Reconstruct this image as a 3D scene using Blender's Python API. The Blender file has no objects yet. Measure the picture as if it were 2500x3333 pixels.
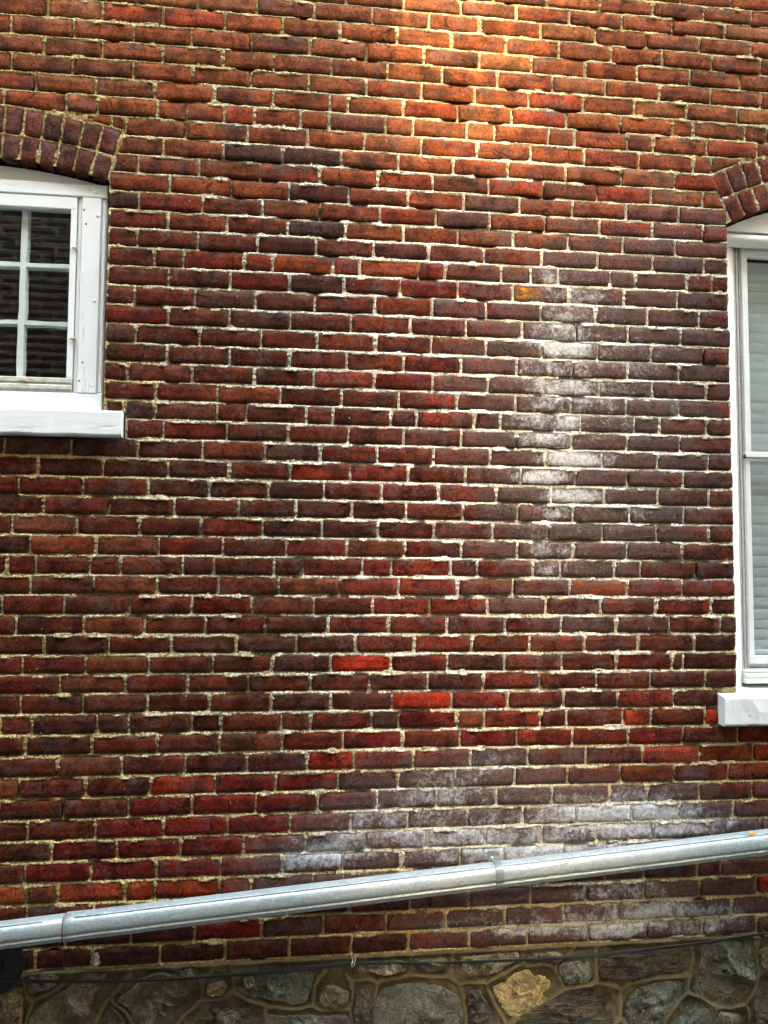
import bpy, math, random
import numpy as np
from mathutils import Matrix, Vector

# ------------------------------------------------------------------ camera, sky, sun, exposure
scene = bpy.context.scene
COL = scene.collection
CAM_LOC = (0.0, -3.09292, 1.75266)
CAM_R = (0.9913272, -0.1313098, 0.0053049)
CAM_U = (-0.0141556, -0.0665618, 0.9976819)
CAM_F = (0.1306523, 0.9891043, 0.0678433)
cam_data = bpy.data.cameras.new('camera')
cam_data.sensor_fit = 'VERTICAL'
cam_data.sensor_height = 24.0
cam_data.lens = 24.0 * 2849.9 / 3333.0
cam_data.clip_start = 0.05
cam_data.clip_end = 2000.0
camera = bpy.data.objects.new('camera', cam_data)
COL.objects.link(camera)
camera.matrix_world = Matrix(((CAM_R[0], CAM_U[0], -CAM_F[0], CAM_LOC[0]),
                              (CAM_R[1], CAM_U[1], -CAM_F[1], CAM_LOC[1]),
                              (CAM_R[2], CAM_U[2], -CAM_F[2], CAM_LOC[2]), (0, 0, 0, 1)))
scene.camera = camera

SUN_EL = math.radians(24.0)
world = bpy.data.worlds.new('World')
scene.world = world
world.use_nodes = True
wn = world.node_tree.nodes
sky_tex = wn.new('ShaderNodeTexSky')
sky_tex.sky_type = 'NISHITA'
sky_tex.sun_disc = False
sky_tex.sun_elevation = SUN_EL
sky_tex.sun_rotation = math.radians(180.0)
sky_tex.air_density = 2.0
sky_tex.dust_density = 7.0
sky_tex.ozone_density = 0.2
wn['Background'].inputs['Strength'].default_value = 0.15
world.node_tree.links.new(sky_tex.outputs['Color'], wn['Background'].inputs['Color'])

sun_data = bpy.data.lights.new('sun', 'SUN')
sun_data.energy = 2.0
sun_data.angle = math.radians(0.7)
sun_data.color = (1.0, 0.93, 0.56)
sun = bpy.data.objects.new('sun', sun_data)
COL.objects.link(sun)
sun.location = (0, -20, 20)
sun.rotation_euler = (math.radians(90.0) - SUN_EL, 0, 0)      # shines along +Y, downwards

scene.view_settings.view_transform = 'Standard'
scene.view_settings.look = 'None'
scene.view_settings.exposure = 5.4
scene.view_settings.gamma = 1.0
scene.view_settings.use_curve_mapping = False
scene.cycles.use_denoising = True

# ------------------------------------------------------------------ helpers
RNG = random.Random(7)
NPR = np.random.RandomState(11)

def obj(name, mesh, mat=None, parent=None, smooth=False):
    o = bpy.data.objects.new(name, mesh)
    COL.objects.link(o)
    if mat is not None:
        mesh.materials.append(mat)
    if parent is not None:
        o.parent = parent
    if smooth:
        mesh.polygons.foreach_set('use_smooth', [True] * len(mesh.polygons))
    return o

def empty(name, parent=None, loc=(0, 0, 0)):
    o = bpy.data.objects.new(name, None)
    COL.objects.link(o)
    o.location = loc
    o.empty_display_size = 0.1
    if parent is not None:
        o.parent = parent
    return o

def tag(o, label=None, category=None, group=None, kind=None):
    if label: o['label'] = label
    if category: o['category'] = category
    if group: o['group'] = group
    if kind: o['kind'] = kind
    return o

def mesh_of(verts, faces, name='mesh'):
    me = bpy.data.meshes.new(name)
    me.from_pydata([tuple(map(float, v)) for v in verts], [], faces)
    me.update()
    return me

class Build:
    """collects simple solids into one mesh"""
    def __init__(s): s.v = []; s.f = []
    def add(s, v, f):
        b = len(s.v); s.v += list(v); s.f += [tuple(b + i for i in q) for q in f]; return s
    def box(s, x0, x1, y0, y1, z0, z1, b=0.0):
        """box with its four front long edges chamfered by b (front is -y)"""
        if b <= 0:
            v = [(x0, y0, z0), (x1, y0, z0), (x1, y0, z1), (x0, y0, z1), (x0, y1, z0), (x1, y1, z0), (x1, y1, z1), (x0, y1, z1)]
            f = [(0, 1, 2, 3), (5, 4, 7, 6), (4, 0, 3, 7), (1, 5, 6, 2), (3, 2, 6, 7), (4, 5, 1, 0)]
            return s.add(v, f)
        v = [(x0 + b, y0, z0 + b), (x1 - b, y0, z0 + b), (x1 - b, y0, z1 - b), (x0 + b, y0, z1 - b),
             (x0, y0 + b, z0), (x1, y0 + b, z0), (x1, y0 + b, z1), (x0, y0 + b, z1),
             (x0, y1, z0), (x1, y1, z0), (x1, y1, z1), (x0, y1, z1)]
        f = [(0, 1, 2, 3), (4, 5, 1, 0), (5, 6, 2, 1), (6, 7, 3, 2), (7, 4, 0, 3),
             (8, 9, 5, 4), (9, 10, 6, 5), (10, 11, 7, 6), (11, 8, 4, 7), (9, 8, 11, 10)]
        return s.add(v, f)
    def disc(s, x, z, y0, y1, r, n=12, dome=0.0):
        v = [(x, y0 - dome, z)]
        for k in range(n):
            a = 2 * math.pi * k / n; v.append((x + .7 * r * math.cos(a), y0 - .7 * dome, z + .7 * r * math.sin(a)))
        for k in range(n):
            a = 2 * math.pi * k / n; v.append((x + r * math.cos(a), y0, z + r * math.sin(a)))
        for k in range(n):
            a = 2 * math.pi * k / n; v.append((x + r * math.cos(a), y1, z + r * math.sin(a)))
        f = []
        for k in range(n):
            j = (k + 1) % n
            f += [(0, 1 + k, 1 + j), (1 + k, 1 + n + k, 1 + n + j, 1 + j), (1 + n + k, 1 + 2 * n + k, 1 + 2 * n + j, 1 + n + j)]
        return s.add(v, f)
    def mesh(s, name='mesh'): return mesh_of(s.v, s.f, name)

def tube(points, r, n=8):
    """round tube along a polyline"""
    pts = [Vector(p) for p in points]
    v = []; f = []
    for i, p in enumerate(pts):
        t = (pts[min(i + 1, len(pts) - 1)] - pts[max(i - 1, 0)]).normalized()
        a = Vector((0, -1, 0)); a = (a - t * a.dot(t)).normalized(); b = t.cross(a)
        for k in range(n):
            w = 2 * math.pi * k / n
            v.append(tuple(p + (a * math.cos(w) + b * math.sin(w)) * r))
    for i in range(len(pts) - 1):
        for k in range(n):
            j = (k + 1) % n
            f.append((i * n + k, i * n + j, (i + 1) * n + j, (i + 1) * n + k))
    f.append(tuple(range(n))[::-1]); f.append(tuple((len(pts) - 1) * n + k for k in range(n)))
    return v, f

# value noise on a lattice (numpy, tileable at 512 cells)
LAT = NPR.rand(512, 512)
def vnoise(x, z, scale, ox=0.0, oz=0.0):
    x = np.asarray(x, float) * scale + ox; z = np.asarray(z, float) * scale + oz
    xi = np.floor(x).astype(int); zi = np.floor(z).astype(int)
    fx = x - xi; fz = z - zi
    fx = fx * fx * (3 - 2 * fx); fz = fz * fz * (3 - 2 * fz)
    a = LAT[xi % 512, zi % 512]; b = LAT[(xi + 1) % 512, zi % 512]
    c = LAT[xi % 512, (zi + 1) % 512]; d = LAT[(xi + 1) % 512, (zi + 1) % 512]
    return (a * (1 - fx) + b * fx) * (1 - fz) + (c * (1 - fx) + d * fx) * fz
def fbm(x, z, scale, octaves=3, ox=0.0, oz=0.0):
    s = 0.0; amp = 0.5
    for k in range(octaves):
        s = s + amp * vnoise(x, z, scale * 2 ** k, ox + 17.3 * k, oz + 9.1 * k); amp *= 0.5
    return s / (1 - 0.5 ** octaves)

# ------------------------------------------------------------------ node materials
class NT:
    def __init__(s, name):
        s.m = bpy.data.materials.new(name); s.m.use_nodes = True
        s.t = s.m.node_tree; s.n = s.t.nodes; s.bsdf = s.n['Principled BSDF']
        s.pos = s.node('ShaderNodeNewGeometry').outputs['Position']
    def node(s, kind, **kw):
        nd = s.n.new(kind)
        for k, v in kw.items(): setattr(nd, k, v)
        return nd
    def link(s, a, b):
        s.t.links.new(a, b)
    def put(s, sock, v):
        if isinstance(v, bpy.types.NodeSocket): s.t.links.new(v, sock)
        elif v is not None:
            if sock.type == 'RGBA' and len(v) == 3: v = (*v, 1)
            sock.default_value = v
    def attr(s, name, out='Fac'):
        return s.node('ShaderNodeAttribute', attribute_name=name).outputs[out]
    def math(s, op, a, b=None, c=None, clamp=False):
        nd = s.node('ShaderNodeMath', operation=op, use_clamp=clamp)
        s.put(nd.inputs[0], a)
        if b is not None: s.put(nd.inputs[1], b)
        if c is not None: s.put(nd.inputs[2], c)
        return nd.outputs[0]
    def vmath(s, op, a, b):
        nd = s.node('ShaderNodeVectorMath', operation=op)
        s.put(nd.inputs[0], a); s.put(nd.inputs[1], b)
        return nd.outputs[0]
    def noise(s, scale, detail=4, rough=0.55, vec=None, dist=0.0):
        nd = s.node('ShaderNodeTexNoise')
        s.put(nd.inputs['Vector'], vec if vec is not None else s.pos)
        nd.inputs['Scale'].default_value = scale; nd.inputs['Detail'].default_value = detail
        nd.inputs['Roughness'].default_value = rough; nd.inputs['Distortion'].default_value = dist
        return nd.outputs['Fac']
    def voro(s, scale, feature='F1', vec=None, out='Distance'):
        nd = s.node('ShaderNodeTexVoronoi', feature=feature)
        s.put(nd.inputs['Vector'], vec if vec is not None else s.pos)
        nd.inputs['Scale'].default_value = scale
        return nd.outputs[out]
    def ramp(s, v, lo, hi, a=0.0, b=1.0, smooth=True):
        nd = s.node('ShaderNodeMapRange', interpolation_type='SMOOTHSTEP' if smooth else 'LINEAR')
        s.put(nd.inputs['Value'], v)
        for i, q in zip(('From Min', 'From Max', 'To Min', 'To Max'), (lo, hi, a, b)): s.put(nd.inputs[i], q)
        return nd.outputs['Result']
    def mix(s, f, a, b, mode='MIX'):
        nd = s.node('ShaderNodeMix', data_type='RGBA', blend_type=mode)
        s.put(nd.inputs[0], f); s.put(nd.inputs[6], a); s.put(nd.inputs[7], b)
        return nd.outputs[2]
    def scale(s, vec, v): return s.vmath('MULTIPLY', vec, v)
    def bump(s, h, strength, dist, normal=None):
        nd = s.node('ShaderNodeBump')
        nd.inputs['Strength'].default_value = strength; nd.inputs['Distance'].default_value = dist
        s.put(nd.inputs['Height'], h)
        if normal is not None: s.put(nd.inputs['Normal'], normal)
        return nd.outputs['Normal']
    def done(s, color=None, rough=None, normal=None, metal=None, spec=None):
        if color is not None: s.put(s.bsdf.inputs['Base Color'], color)
        if rough is not None: s.put(s.bsdf.inputs['Roughness'], rough)
        if normal is not None: s.put(s.bsdf.inputs['Normal'], normal)
        if metal is not None: s.put(s.bsdf.inputs['Metallic'], metal)
        if spec is not None: s.put(s.bsdf.inputs['Specular IOR Level'], spec)
        return s.m

def grey(t, v):
    nd = t.node('ShaderNodeCombineColor')
    for i in range(3): t.put(nd.inputs[i], v)
    return nd.outputs[0]

def mat_brick():
    t = NT('old_brick')
    col = t.attr('col', 'Color'); salt = t.attr('salt'); rnd = t.attr('rnd')
    off = t.node('ShaderNodeCombineXYZ')
    t.put(off.inputs[0], t.math('MULTIPLY', rnd, 37.0)); t.put(off.inputs[1], t.math('MULTIPLY', rnd, 91.0)); t.put(off.inputs[2], t.math('MULTIPLY', rnd, 53.0))
    p = t.vmath('ADD', t.pos, off.outputs[0])
    mott = t.noise(16, 6, 0.62, p)
    fine = t.noise(95, 5, 0.75, p)
    strk = t.noise(9, 5, 0.6, t.scale(p, (1.0, 1.0, 4.0)), 0.6)
    c = t.mix(1.0, col, grey(t, t.ramp(mott, 0.28, 0.72, 0.36, 1.7)), 'MULTIPLY')
    c = t.mix(1.0, c, grey(t, t.ramp(fine, 0.3, 0.7, 0.42, 1.6)), 'MULTIPLY')
    c = t.mix(t.ramp(strk, 0.52, 0.70, 0.0, 0.55), c, t.mix(1.0, c, (1.5, 1.75, 1.6), 'MULTIPLY'))
    # burnt dark patches
    burn = t.noise(6.5, 3, 0.5, t.scale(p, (1.0, 1.0, 1.6)))
    c = t.mix(t.ramp(burn, 0.56, 0.70, 0.0, 0.7), c, t.mix(0.75, c, (0.02, 0.014, 0.012)))
    # cracks
    warp = t.node('ShaderNodeTexNoise'); t.put(warp.inputs['Vector'], p); warp.inputs['Scale'].default_value = 30
    pw = t.vmath('ADD', t.scale(p, (1, 1, 1.5)), t.scale(warp.outputs['Color'], (0.03, 0.03, 0.03)))
    cr = t.voro(9, 'DISTANCE_TO_EDGE', pw)
    crm = t.math('MULTIPLY', t.ramp(cr, 0.006, 0.022, 1.0, 0.0), t.ramp(t.noise(9, 2, 0.5, p), 0.55, 0.62))
    pits = t.ramp(t.noise(95, 3, 0.6, p), 0.63, 0.72)
    dark = t.math('MAXIMUM', crm, t.math('MULTIPLY', pits, 0.75))
    c = t.mix(t.math('MULTIPLY', dark, 0.8), c, (0.008, 0.005, 0.004))
    # salts: a thin violet-grey film, then a white crust
    sn = t.math('ADD', t.math('MULTIPLY', t.noise(17, 8, 0.74), 1.0), t.math('MULTIPLY', fine, 0.55))
    s1 = t.math('ADD', salt, t.math('MULTIPLY', t.math('SUBTRACT', sn, 0.74), 2.4))
    c = t.mix(t.ramp(s1, 0.0, 0.70, 0.0, 0.86), c, t.mix(0.25, (0.092, 0.068, 0.064), c))
    c = t.mix(t.ramp(s1, 0.85, 1.7, 0.0, 0.95), c, (0.40, 0.415, 0.44))
    c = t.mix(t.ramp(salt, 0.2, 0.6, 0.0, 1.0), c, t.mix(1.0, c, grey(t, t.ramp(t.noise(70, 6, 0.75), 0.33, 0.62, 0.45, 1.08)), 'MULTIPLY'))
    # mortar dust and paint flecks
    dust = t.ramp(t.noise(60, 5, 0.75, p), 0.66, 0.76, 0.0, 0.35)
    c = t.mix(dust, c, (0.16, 0.10, 0.06))
    fl = t.voro(42, 'F1', t.scale(p, (1, 1, 0.35)))
    flm = t.math('MULTIPLY', t.ramp(fl, 0.035, 0.06, 1.0, 0.0), t.ramp(t.noise(4.2, 1, 0.5, p), 0.60, 0.62))
    c = t.mix(t.math('MULTIPLY', flm, 0.85), c, (0.62, 0.58, 0.5))
    h = t.math('ADD', t.math('MULTIPLY', mott, 0.5), t.math('MULTIPLY', fine, 0.22))
    h = t.math('SUBTRACT', h, t.math('MULTIPLY', dark, 0.55))
    n = t.bump(h, 0.9, 0.006)
    return t.done(c, t.ramp(fine, 0.2, 0.8, 0.8, 0.98), n, spec=0.08)

def mat_mortar():
    t = NT('lime_mortar')
    pale = t.attr('pale')
    big = t.noise(5, 4, 0.6); mid = t.noise(40, 5, 0.7); fine = t.noise(130, 4, 0.75)
    f = t.math('ADD', pale, t.math('MULTIPLY', t.math('SUBTRACT', mid, 0.5), 1.3))
    c = t.mix(t.ramp(f, 0.1, 0.95), (0.38, 0.285, 0.120), (0.64, 0.62, 0.53))
    c = t.mix(t.ramp(big, 0.5, 0.72, 0.0, 0.35), c, (0.24, 0.18, 0.09))
    c = t.mix(1.0, c, grey(t, t.ramp(fine, 0.30, 0.70, 0.42, 1.5)), 'MULTIPLY')
    sl = t.math('ADD', t.attr('salt'), t.math('MULTIPLY', t.math('SUBTRACT', t.noise(17, 8, 0.74), 0.5), 1.6))
    c = t.mix(t.ramp(sl, 0.3, 1.1, 0.0, 0.5), c, (0.42, 0.41, 0.38))
    c = t.mix(t.ramp(t.noise(21, 7, 0.72), 0.54, 0.70, 0.0, 0.45), c, (0.15, 0.115, 0.06))
    pits = t.ramp(t.noise(120, 3, 0.65), 0.58, 0.66)
    c = t.mix(t.math('MULTIPLY', pits, 0.8), c, (0.035, 0.027, 0.018))
    h = t.math('SUBTRACT', t.math('ADD', t.math('MULTIPLY', mid, 0.6), t.math('MULTIPLY', fine, 0.4)), t.math('MULTIPLY', pits, 0.5))
    return t.done(c, 0.95, t.bump(h, 1.0, 0.010), spec=0.1)

def mat_paint(name, base=(0.70, 0.715, 0.71), grain=(1, 1, 1), wear=0.3, rough=0.5, bump=0.5):
    t = NT(name)
    p = t.scale(t.pos, grain)
    g = t.noise(60, 5, 0.65, p); big = t.noise(7, 4, 0.6); fl = t.noise(24, 6, 0.72, p)
    c = t.mix(t.ramp(big, 0.4, 0.75, 0.0, 0.35), base, tuple(q * k for q, k in zip(base, (0.86, 0.85, 0.80))))
    c = t.mix(t.ramp(fl, 0.61, 0.68, 0.0, wear), c, (0.30, 0.29, 0.26))
    h = t.math('SUBTRACT', t.math('MULTIPLY', g, 0.6), t.math('MULTIPLY', t.ramp(fl, 0.62, 0.7), 0.5))
    return t.done(c, rough, t.bump(h, bump, 0.003), spec=0.4)

def mat_plain(name, col, rough=0.6, metal=0.0, nscale=40, amt=0.25, bump=0.3, dist=0.002, spec=0.4):
    t = NT(name)
    n = t.noise(nscale, 5, 0.62)
    c = t.mix(1.0, col, grey(t, t.ramp(n, 0.25, 0.75, 1 - amt, 1 + amt)), 'MULTIPLY')
    return t.done(c, rough, t.bump(n, bump, dist), metal, spec)

def mat_galvanised():
    t = NT('galvanised_steel')
    sp = t.voro(120, 'F1', None, 'Color'); sep = t.node('ShaderNodeSeparateColor'); t.put(sep.inputs[0], sp)
    st = t.noise(5, 5, 0.6, t.scale(t.pos, (1, 6, 6))); big = t.noise(3, 4, 0.6)
    c = t.mix(t.ramp(sep.outputs[0], 0, 1, 0, 1, False), (0.26, 0.30, 0.30), (0.39, 0.43, 0.43))
    c = t.mix(t.ramp(big, 0.45, 0.7, 0, 0.6), c, (0.41, 0.43, 0.41))
    spots = t.ramp(t.noise(70, 4, 0.7), 0.62, 0.70, 0, 0.6)
    c = t.mix(spots, c, (0.30, 0.31, 0.31))
    r = t.ramp(t.math('ADD', sep.outputs[1], st), 0.3, 1.5, 0.42, 0.60, False)
    n = t.bump(t.math('ADD', t.noise(90, 4, 0.6), t.math('MULTIPLY', st, 0.8)), 0.15, 0.004)
    return t.done(c, r, n, 0.45)

STONE_COL = {'tan': ((0.1807, 0.1259, 0.0575), (0.0722, 0.0515, 0.0288)), 'grey': ((0.1204, 0.1060, 0.0743), (0.0542, 0.0487, 0.0360)),
             'greytan': ((0.1505, 0.1259, 0.0767), (0.0662, 0.0573, 0.0383)), 'dark': ((0.0722, 0.0602, 0.0408), (0.0211, 0.0201, 0.0163)),
             'green': ((0.1149, 0.1103, 0.0767), (0.0492, 0.0500, 0.0348)), 'yellow': ((0.1987, 0.1546, 0.0623), (0.0722, 0.0630, 0.0383)),
             'blue': ((0.1149, 0.1125, 0.0871), (0.0492, 0.0500, 0.0392)), 'gold': ((0.33, 0.255, 0.115), (0.13, 0.095, 0.042)),
             'pale': ((0.2167, 0.1890, 0.1246), (0.0603, 0.0515, 0.0360)), 'layer': ((0.1024, 0.0716, 0.0360), (0.0168, 0.0160, 0.0134)),
             'slate': ((0.1039, 0.1020, 0.0802), (0.0307, 0.0313, 0.0244))}
def mat_stone(kind):
    a, b = STONE_COL[kind]
    t = NT('stone_' + kind)
    p = t.scale(t.pos, (1, 1, 5.0)) if kind == 'layer' else t.pos
    n = t.noise(14, 8, 0.68, p, 1.2); fine = t.noise(150, 4, 0.7)
    c = t.mix(t.ramp(n, 0.38, 0.62), b, a)
    c = t.mix(1.0, c, grey(t, t.ramp(fine, 0.3, 0.7, 0.65, 1.75)), 'MULTIPLY')
    v = t.voro(11, 'DISTANCE_TO_EDGE', t.vmath('ADD', p, t.scale(t.pos, (0.3, 0.2, 0.6))))
    vein = t.math('MULTIPLY', t.ramp(v, 0.006, 0.02, 1, 0), t.ramp(t.noise(7, 2), 0.52, 0.6))
    c = t.mix(t.math('MULTIPLY', vein, 0.8), c, (0.02, 0.018, 0.015))
    c = t.mix(t.ramp(t.noise(28, 7, 0.78), 0.56, 0.70, 0, 0.6), c, (0.25, 0.225, 0.165))
    c = t.mix(t.ramp(t.noise(9, 6, 0.7), 0.54, 0.68, 0.0, 0.5), c, (0.095, 0.070, 0.034))
    c = t.mix(t.ramp(t.noise(45, 6, 0.75), 0.55, 0.7, 0.0, 0.7), c, (0.012, 0.011, 0.009))
    h = t.math('SUBTRACT', t.math('ADD', n, t.math('MULTIPLY', fine, 0.12)), t.math('MULTIPLY', vein, 0.3))
    return t.done(c, 0.8, t.bump(h, 0.9, 0.03 if kind != 'layer' else 0.06), spec=0.3)

def mat_glass(name, tint=(0.9, 0.95, 0.93)):
    t = NT(name)
    wave = t.noise(5, 2, 0.5)
    n = t.bump(wave, 0.004, 0.01)
    lw = t.node('ShaderNodeLayerWeight'); lw.inputs['Blend'].default_value = 0.5
    fac = t.math('ADD', 0.030, t.math('MULTIPLY', t.math('POWER', lw.outputs['Facing'], 5.0), 0.94))
    gl = t.node('ShaderNodeBsdfGlossy'); gl.inputs['Roughness'].default_value = 0.0; t.link(n, gl.inputs['Normal'])
    tr = t.node('ShaderNodeBsdfTransparent'); tr.inputs['Color'].default_value = (*tint, 1)
    mx = t.node('ShaderNodeMixShader')
    t.link(fac, mx.inputs[0]); t.link(tr.outputs[0], mx.inputs[1]); t.link(gl.outputs[0], mx.inputs[2])
    t.n.remove(t.bsdf)
    t.link(mx.outputs[0], t.n['Material Output'].inputs['Surface'])
    return t.m

def mat_far_brick():
    t = NT('far_brick')
    mp = t.node('ShaderNodeCombineXYZ'); sp = t.node('ShaderNodeSeparateXYZ'); t.link(t.pos, sp.inputs[0])
    t.put(mp.inputs[0], t.math('ADD', sp.outputs[0], sp.outputs[1])); t.link(sp.outputs[2], mp.inputs[1])
    b = t.node('ShaderNodeTexBrick'); t.link(mp.outputs[0], b.inputs['Vector'])
    b.inputs['Scale'].default_value = 1.0; b.inputs['Brick Width'].default_value = 0.21; b.inputs['Row Height'].default_value = 0.068
    b.inputs['Mortar Size'].default_value = 0.007; b.inputs['Bias'].default_value = 0.0
    b.inputs['Color1'].default_value = (0.085, 0.032, 0.020, 1); b.inputs['Color2'].default_value = (0.058, 0.021, 0.014, 1); b.inputs['Mortar'].default_value = (0.40, 0.37, 0.28, 1)
    c = t.mix(1.0, b.outputs['Color'], grey(t, t.ramp(t.noise(6, 6, 0.7), 0.25, 0.75, 0.7, 1.3)), 'MULTIPLY')
    return t.done(c, 0.9, t.bump(b.outputs['Fac'], 0.5, -0.008), spec=0.2)

M_BRICK = mat_brick(); M_MORTAR = mat_mortar(); M_FAR = mat_far_brick()
M_WOOD = mat_paint('white_painted_wood', grain=(1, 1, 0.12), wear=0.35, bump=0.7)
M_WOODH = mat_paint('white_painted_wood_rail', grain=(0.12, 1, 1), wear=0.35, bump=0.7)
M_WHITE = mat_paint('white_enamel', base=(0.70, 0.72, 0.72), wear=0.1, rough=0.4, bump=0.15)
M_STONEPAINT = mat_paint('white_painted_stone', base=(0.68, 0.69, 0.685), wear=0.12, rough=0.65, bump=1.0)
M_ALU = mat_plain('grey_aluminium', (0.52, 0.53, 0.52), 0.42, 0.5, 60, 0.15, 0.1)
M_ALUOLD = mat_plain('weathered_aluminium', (0.50, 0.49, 0.43), 0.5, 0.3, 50, 0.25, 0.2)
M_OLDSILL = mat_paint('flaking_white_sill', base=(0.62, 0.63, 0.58), grain=(0.1, 1, 1), wear=0.8, rough=0.7, bump=1.0)
M_GALV = mat_galvanised()
M_STRAP = mat_plain('zinc_strap', (0.20, 0.235, 0.24), 0.55, 0.6, 60, 0.25, 0.2)
M_BLACK = mat_plain('black_rubber', (0.006, 0.008, 0.010), 0.75, 0, 80, 0.3, 0.2)
M_IRON = mat_plain('black_iron', (0.01, 0.01, 0.01), 0.5, 0.2, 50, 0.4, 0.4)
M_ROOM = mat_plain('dark_room', (0.02, 0.02, 0.018), 0.9)
M_BLIND = mat_plain('blind_slat', (0.48, 0.53, 0.56), 0.55, 0, 10, 0.05, 0.05)
M_GLASS = mat_glass('window_glass')
M_RUST = mat_plain('rusty_steel', (0.16, 0.075, 0.035), 0.7, 0.3, 90, 0.5, 0.5)
M_BRASS = mat_plain('dull_brass', (0.35, 0.28, 0.12), 0.4, 0.8, 90, 0.3, 0.2)
M_LEAF = mat_plain('dry_leaf', (0.42, 0.20, 0.03), 0.7, 0, 60, 0.4, 0.5)
M_SCRAP = mat_plain('pale_mortar_scrap', (0.20, 0.185, 0.14), 0.7, 0, 60, 0.5, 0.8, 0.006)
M_CAULK = mat_plain('white_caulk', (0.78, 0.79, 0.77), 0.7, 0, 40, 0.12, 0.6, 0.004)
M_GROUND = mat_plain('asphalt', (0.055, 0.054, 0.05), 0.9, 0, 30, 0.4, 0.6, 0.01)
M_TAR = mat_plain('flat_roof_felt', (0.05, 0.05, 0.05), 0.9, 0, 12, 0.3, 0.4, 0.01)

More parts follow.
